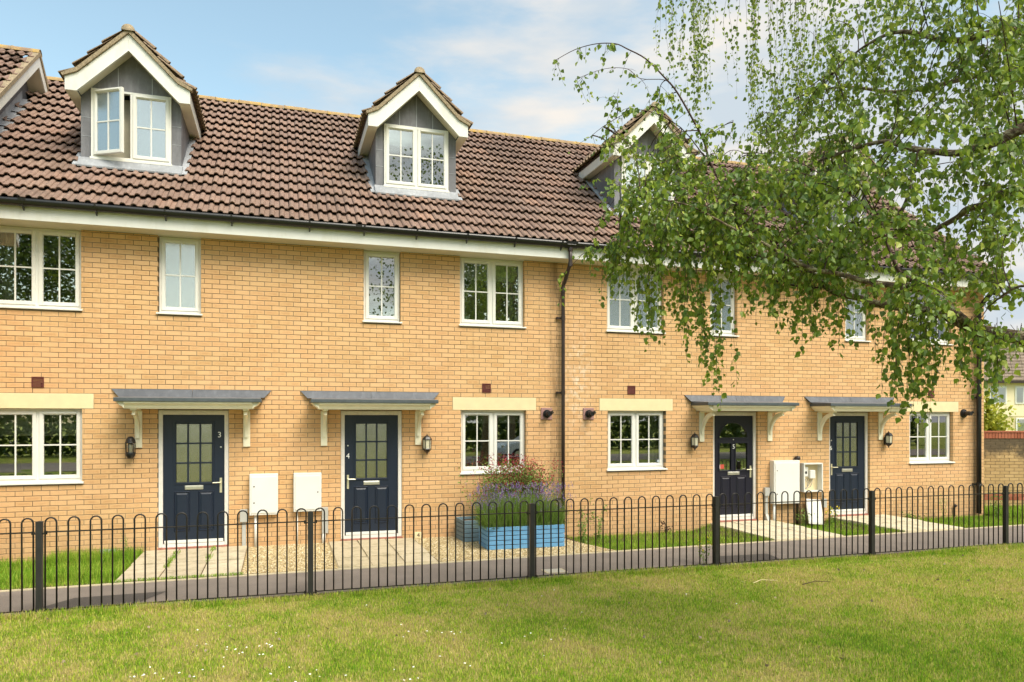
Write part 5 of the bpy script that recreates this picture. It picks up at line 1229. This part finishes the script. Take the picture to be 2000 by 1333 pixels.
allpts = [(q, r) for Q, rr in limbs for q, r in zip(Q, rr)]
AP = np.array([tuple(q) for q, r in allpts])
leafP = []; leafA = []; twg = MB()
def strand(S, L_, dirv, sz=.046, dens=.030, droop=.22):
    """a hanging twig with alternate leaves"""
    p = Vector(S); d = Vector(dirv).normalized(); pts = [p.copy()]; step = .06; n = max(2, int(L_/step)); acc = 0
    for i in range(n):
        d = (d*(1-droop) + Vector((0, 0, -1))*droop + Vector((random.gauss(0, .06), random.gauss(0, .06), random.gauss(0, .03)))).normalized()
        p = p + d*step; pts.append(p.copy())
        k = step/dens
        for j in range(0 if random.random() < .16 else int(k) + (random.random() < k-int(k))):
            q = p - d*step*random.random(); sd = Vector((random.gauss(0, 1), random.gauss(0, 1), random.gauss(0, .4))).normalized()
            leafP.append(tuple(q + sd*random.uniform(.006, .03))); a = (sd*.8 + Vector((0, 0, -random.uniform(.3, 1.6))) + d*.3).normalized(); leafA.append((a.x, a.y, a.z, sz*random.uniform(.5, 1.3)))
    m_ = len(pts); twg.tube(pts, [.0022-.0014*i/(m_-1) for i in range(m_)], 3, cap=False)
def branchlet(T, nst, Lr, sz=.046, dens=.03, zspread=.12):
    T = Vector(T); dd = np.linalg.norm(AP-np.array(T), axis=1) + np.maximum(0, AP[:, 2]*0); i = int(np.argmin(dd)); S = Vector(AP[i])
    C = (S+T)/2 + Vector((0, 0, .10*(T-S).length)) + Vector((random.gauss(0, .05), random.gauss(0, .05), 0)); Q = []
    for k in range(7): f = k/6; Q.append(S*(1-f)**2 + C*2*f*(1-f) + T*f*f)
    twg.tube(Q, [.006-.0035*k/6 for k in range(7)], 4, cap=False)
    for s in range(nst):
        f = random.uniform(.25, 1); k = min(5, int(f*6)); p = Q[k].lerp(Q[k+1], f*6-k); dv = (T-S).normalized()*.6 + Vector((random.gauss(0, .7), random.gauss(0, .7), random.gauss(0, .35)))
        strand(p, random.uniform(*Lr), dv, sz, dens)
boxes = [  # pixel box, depth range, branchlets, strands each, strand length, leaf size
 (1195, 330, 1420, 450, 6.0, 7.0, 26, 5, (.25, .6), .046), (1420, 290, 1640, 470, 5.8, 7.0, 32, 5, (.25, .6), .046),
 (1250, 250, 1420, 330, 6.4, 7.2, 7, 4, (.2, .5), .044), (1600, 60, 1780, 260, 5.8, 7.4, 26, 5, (.25, .7), .046),
 (1760, 0, 2010, 250, 5.0, 7.2, 42, 5, (.25, .7), .048), (1640, 240, 2010, 480, 5.0, 7.0, 56, 5, (.25, .7), .048),
 (1680, 470, 1980, 590, 5.0, 6.4, 26, 4, (.2, .5), .046), (1190, 420, 1480, 500, 6.2, 7.0, 20, 5, (.2, .5), .046), (1480, 440, 1680, 540, 5.8, 6.8, 15, 5, (.2, .5), .046),
 (1480, 200, 1620, 330, 6.8, 8.4, 12, 5, (.3, .7), .042), (1620, -40, 1780, 60, 6.6, 7.6, 8, 5, (.3, .7), .046), (1760, -120, 2010, 0, 5.6, 7.2, 16, 5, (.3, .8), .048)]
boxes.append((1160, 170, 1330, 310, 6.6, 7.1, 9, 3, (.15, .4), .044)); boxes.append((1230, 290, 1330, 380, 6.4, 7.1, 8, 4, (.2, .5), .046))
for x0, y0, x1, y1, z0, z1, nb, ns, lr, sz in boxes:
    for i in range(int(nb*(.80 if x0 >= 1600 else 1.3))): branchlet(at(random.uniform(x0, x1), random.uniform(y0, y1), random.uniform(z0, z1)), ns+1, lr, sz*1.10, .026)
def hang(px, py, Z, L_, n=1, sx=10, sz=.050, dens=.027, out=(0, 0, 0)):
    for i in range(n): strand(at(px+random.gauss(0, sx), py+random.uniform(-15, 15), Z+random.uniform(-.25, .25)), L_*random.uniform(.65, 1.0), (random.gauss(0, .3)+out[0], random.gauss(0, .3)+out[1], -.3+out[2]), sz, dens, .3)
# the long curtains against the sky (farther off, finer)
for px, n, L_ in ((1305, 4, 1.7), (1325, 7, 2.0), (1345, 8, 2.3), (1365, 6, 2.4), (1380, 3, 1.3)): hang(px, -90, 9.0, L_, n, 8, .046, .034)
for px, n, L_ in ((1452, 5, 1.7), (1475, 6, 2.2), (1500, 7, 2.4), (1530, 7, 2.1), (1560, 7, 1.9), (1590, 6, 1.9)): hang(px, -70, 8.4, L_, n, 9, .044, .034)
for px, py, n, L_ in ((1480, 120, 5, 1.2), (1520, 150, 6, 1.2), (1560, 120, 7, 1.1), (1600, 60, 7, 1.2), (1640, 40, 6, 1.0)): hang(px, py, 8.0, L_, n, 10, .044, .034)
# twigs hanging below the crown in front of the wall
for px, py, Z, L_, n in ((1262, 500, 6.7, .95, 5), (1245, 520, 6.7, .75, 4), (1285, 500, 6.7, .7, 5), (1330, 520, 6.6, .8, 4), (1350, 510, 6.6, .9, 5), (1385, 520, 6.5, 1.2, 5), (1400, 560, 6.5, .95, 3), (1375, 600, 6.5, .55, 3),
    (1440, 520, 6.3, .55, 3), (1460, 500, 6.3, .5, 3), (1520, 520, 6.2, .55, 5), (1500, 540, 6.2, .6, 3), (1560, 545, 6.2, .6, 6), (1590, 560, 6.2, .62, 6), (1620, 560, 6.1, .6, 6), (1650, 590, 6.0, .35, 4), (1690, 590, 6.0, .68, 3),
    (1745, 600, 5.9, .75, 5), (1765, 610, 5.8, .9, 6), (1785, 610, 5.8, .95, 8), (1805, 615, 5.8, .85, 6), (1830, 615, 5.7, .55, 4), (1855, 640, 5.6, .55, 2), (1890, 650, 5.5, .45, 4), (1915, 650, 5.5, .6, 6), (1935, 655, 5.4, .5, 6), (1960, 655, 5.4, .35, 5), (1990, 665, 5.3, .25, 3),
    (1150, 500, 6.8, .2, 2), (1190, 490, 6.8, .6, 5), (1215, 500, 6.8, .45, 4)): hang(px, py-20, Z, L_*1.12, n+2, 10)
# the long reaching tips
for pts in ([(1240, 470, 6.8), (1190, 485, 6.8), (1140, 495, 6.8), (1105, 530, 6.8), (1093, 590, 6.8)], [(1200, 390, 6.8), (1165, 440, 6.8), (1150, 490, 6.8)]):
    Q = [at(*p) for p in pts]; twg.tube(Q, .0025, 4, cap=False)
    for a, b in zip(Q, Q[1:]):
        for k in range(3): strand(a.lerp(b, random.random()), random.uniform(.08, .2), (b-a).normalized(), .042, .028)
for Q, rr in limbs[5:10]:       # leaves along the sky shoots
    for i in range(len(Q)//3, len(Q)):
        if random.random() < .75: strand(Q[i], random.uniform(.10, .30), (random.gauss(0, 1), random.gauss(0, 1), -.3), .044, .032)
twg.build('twigs', M['twig'], tree)['kind'] = 'stuff'
LP = np.array(leafP); LA = np.array(leafA)
A = LA[:, :3]; s = LA[:, 3:4]; Q = rng.normal(0, 1, A.shape); Sd = np.cross(A, Q); Sd /= np.linalg.norm(Sd, axis=1, keepdims=True)+1e-9; Nn = np.cross(A, Sd)
w_ = .43; fold = rng.uniform(.04, .16, (len(A), 1))
VV = np.stack([LP, LP+A*s*.22+Sd*s*w_*.86+Nn*s*fold*.8, LP+A*s*.42+Sd*s*w_*.92+Nn*s*fold, LP+A*s*.72+Sd*s*w_*.46+Nn*s*fold*.4, LP+A*s*1.0-Nn*s*.05, LP+A*s*.72-Sd*s*w_*.46+Nn*s*fold*.4, LP+A*s*.42-Sd*s*w_*.92+Nn*s*fold, LP+A*s*.22-Sd*s*w_*.86+Nn*s*fold*.8], 1)
dist = np.linalg.norm(LP-np.array((0, -DW, ZC)), axis=1)
ux = CA*LP[:, 0]-CB*(LP[:, 1]+DW); uz = CB*LP[:, 0]+CA*(LP[:, 1]+DW); vis = (np.abs(ux/uz) < .69) & ((LP[:, 2]-ZC)/uz < .565)
order = np.argsort(np.where(vis, dist/s[:, 0], 1e9))[:295]; mask = np.ones(len(LP), bool); mask[order] = False
lf = [(0, 1, 2, 3, 4), (0, 4, 5, 6, 7)]
for k in order:
    me = bpy.data.meshes.new('leaf'); c_ = LP[k]; me.from_pydata([tuple(v-c_) for v in VV[k]], [], lf); me.materials.append(M['leaf'])
    inst('leaf', me, tree, Matrix.Translation(tuple(c_)))
VR = VV[mask].reshape(-1, 3); b = np.arange(mask.sum())[:, None]*8
npmesh('leaves', VR, np.concatenate([b+np.array([lf[0]]), b+np.array([lf[1]])], 0), M['leaf'], tree, 'stuff')
print('leaves', len(LP), 'objects', len(bpy.data.objects))

# ------------------------------------------------------------------ trees across the green behind the camera (seen in the window glass)
def crownpts(n, rx, rz):
    u = rng.normal(0, 1, (n, 3)); u /= np.linalg.norm(u, axis=1, keepdims=True); r = rng.random((n, 1))**.4; lump = 1+.22*np.sin(u[:, :1]*5)+.2*np.cos(u[:, 1:2]*6+1)
    return u*r*lump*np.array([[rx, rx, rz]])
for i, (x, y, h, rx, lab) in enumerate(((-13, -28, 17, 6.0, 'dense green tree across the lawn mirrored in the left windows'), (13.5, -30, 20, 6.5, 'broad green tree across the lawn mirrored in the middle windows'), (25, -27, 14, 5, 'smaller green tree across the lawn opposite the last house'))):
    tr = tag(empty('tree', (x, y, -.1)), lab, 'tree', 'trees across the green')
    g = MB(); g.tube([(x, y, -.1), (x+.1, y, h*.35), (x, y+.2, h*.75)], [.28, .2, .08], 10); g.build('trunk', M['bark'], tr)
    P = crownpts(30000, rx, h*.36)+np.array([[x, y, h*.62]]); leafcloud('crown', P, .17, M['darkleaf'], tr, 'stuff', down=.1)

# ------------------------------------------------------------------ across the green, seen in the glass: road, hedge, picnic table and a parked car
g = MB(); g.add([(-60, -27, -.07), (80, -27, -.07), (80, -20.5, -.07), (-60, -20.5, -.07)], [(0, 1, 2, 3)]); tag(g.build('road', M['asphalt']), kind='structure')
n = 26000; P = np.stack([rng.uniform(-40, 50, n), rng.normal(-35, .5, n), rng.uniform(0, 3.4, n)], 1)
tag(leafcloud('hedge', P, .34, M['darkleaf'], None, 'stuff', down=0), 'long dark hedge along the far side of the green', 'hedge')
pt = tag(empty('picnic_table', (7.5, -12.4, -.08)), 'black picnic table on the lawn mirrored in the window by the planter', 'table')
def pbox(name, x0, x1, y0, y1, z0, z1): g = MB(); g.box(7.5+x0, 7.5+x1, -12.4+y0, -12.4+y1, -.08+z0, -.08+z1); g.build(name, M['postblack'], pt, bevel=.005)
for k in range(5): pbox('table_plank', -.9, .9, -.36+k*.146, -.36+k*.146+.135, .72, .755)
for s_ in (-1, 1):
    for k in range(2): pbox('bench_plank', -.9, .9, s_*.72-.13+k*.13, s_*.72-.13+k*.13+.12, .42, .455)
    pbox('cross_bar', s_*.6-.03, s_*.6+.03, -.8, .8, .36, .42); pbox('top_bar', s_*.6-.03, s_*.6+.03, -.36, .36, .66, .72)
    for q in (-1, 1):
        g = MB(); g.tube([(7.5+s_*.54, -12.4+q*.22, .60), (7.5+s_*.54, -12.4+q*.66, -.08)], .035, 4); g.build('leg', M['postblack'], pt)
car = tag(empty('parked_car', (12.6, -22.6, -.07)), 'white hatchback parked on the road across the green', 'car')
M['carpaint'] = plain('white_car_paint', (.70, .71, .73), .2, .6, .02, 2); M['rubber'] = plain('tyre_rubber', (.015, .015, .015), .8, .2, .2, 9)
side = [(-2.05, .35), (-2.1, .62), (-1.95, .86), (-1.1, .98), (-.35, 1.42), (.95, 1.47), (1.75, 1.05), (2.0, .95), (2.08, .55), (2.0, .30)]
rings = []
for yy, sc_, dz in ((-.86, .965, -.02), (-.80, 1, 0), (-.4, 1.0, .02), (.4, 1.0, .02), (.80, 1, 0), (.86, .965, -.02)):
    rings.append([(12.6+x*sc_, -22.6+yy*(1-.16*max(0, z-.95)/.5), -.07+z*(1 if abs(yy) < .85 else .99)+dz*(z > .9)) for x, z in side])
g = MB(); m_ = len(side)
for q in rings: g.v += q
g.f = [(a*m_+i, a*m_+(i+1) % m_, (a+1)*m_+(i+1) % m_, (a+1)*m_+i) for a in range(5) for i in range(m_)] + [tuple(range(m_-1, -1, -1)), tuple(range(5*m_, 6*m_))]
g.build('body', M['carpaint'], car, bevel=.05)
for y_ in (-.885, .885):
    s_ = -1 if y_ < 0 else 1
    for x0, x1 in ((-.95, .15), (.22, 1.45)):
        g = MB(); g.add([(12.6+x0, -22.6+s_*.872, .93), (12.6+x1, -22.6+s_*.872, .95), (12.6+x1-.25*(x1 > 1), -22.6+s_*.80, 1.33), (12.6+x0+.52*(x0 < -.5), -22.6+s_*.80, 1.31)], [(0, 1, 2, 3)]); g.build('side_window', M['black'], car)
    for x_ in (-1.32, 1.30):
        g = MB(); g.tube([(12.6+x_, -22.6+s_*.70, .24), (12.6+x_, -22.6+s_*.885, .24)], .31, 20); w_o = g.build('wheel', M['rubber'], car, smooth=False)
        g = MB(); g.tube([(12.6+x_, -22.6+s_*.80, .24), (12.6+x_, -22.6+s_*.895, .24)], .20, 16); g.build('rim', M['metal'], w_o)
g = MB(); g.add([(12.6-1.02, -22.6-.70, .97), (12.6-1.02, -22.6+.70, .97), (12.6-.40, -22.6+.62, 1.34), (12.6-.40, -22.6-.62, 1.34)], [(0, 1, 2, 3)]); g.v = [(v[0]-.02, v[1], v[2]+.02) for v in g.v]; g.build('windscreen', M['black'], car)
for q in (-1, 1):
    g = MB(); g.box(12.6-2.10, 12.6-1.9, -22.6+q*.62-.14, -22.6+q*.62+.14, .58, .72); g.build('headlight', M['metal'], car, bevel=.03)
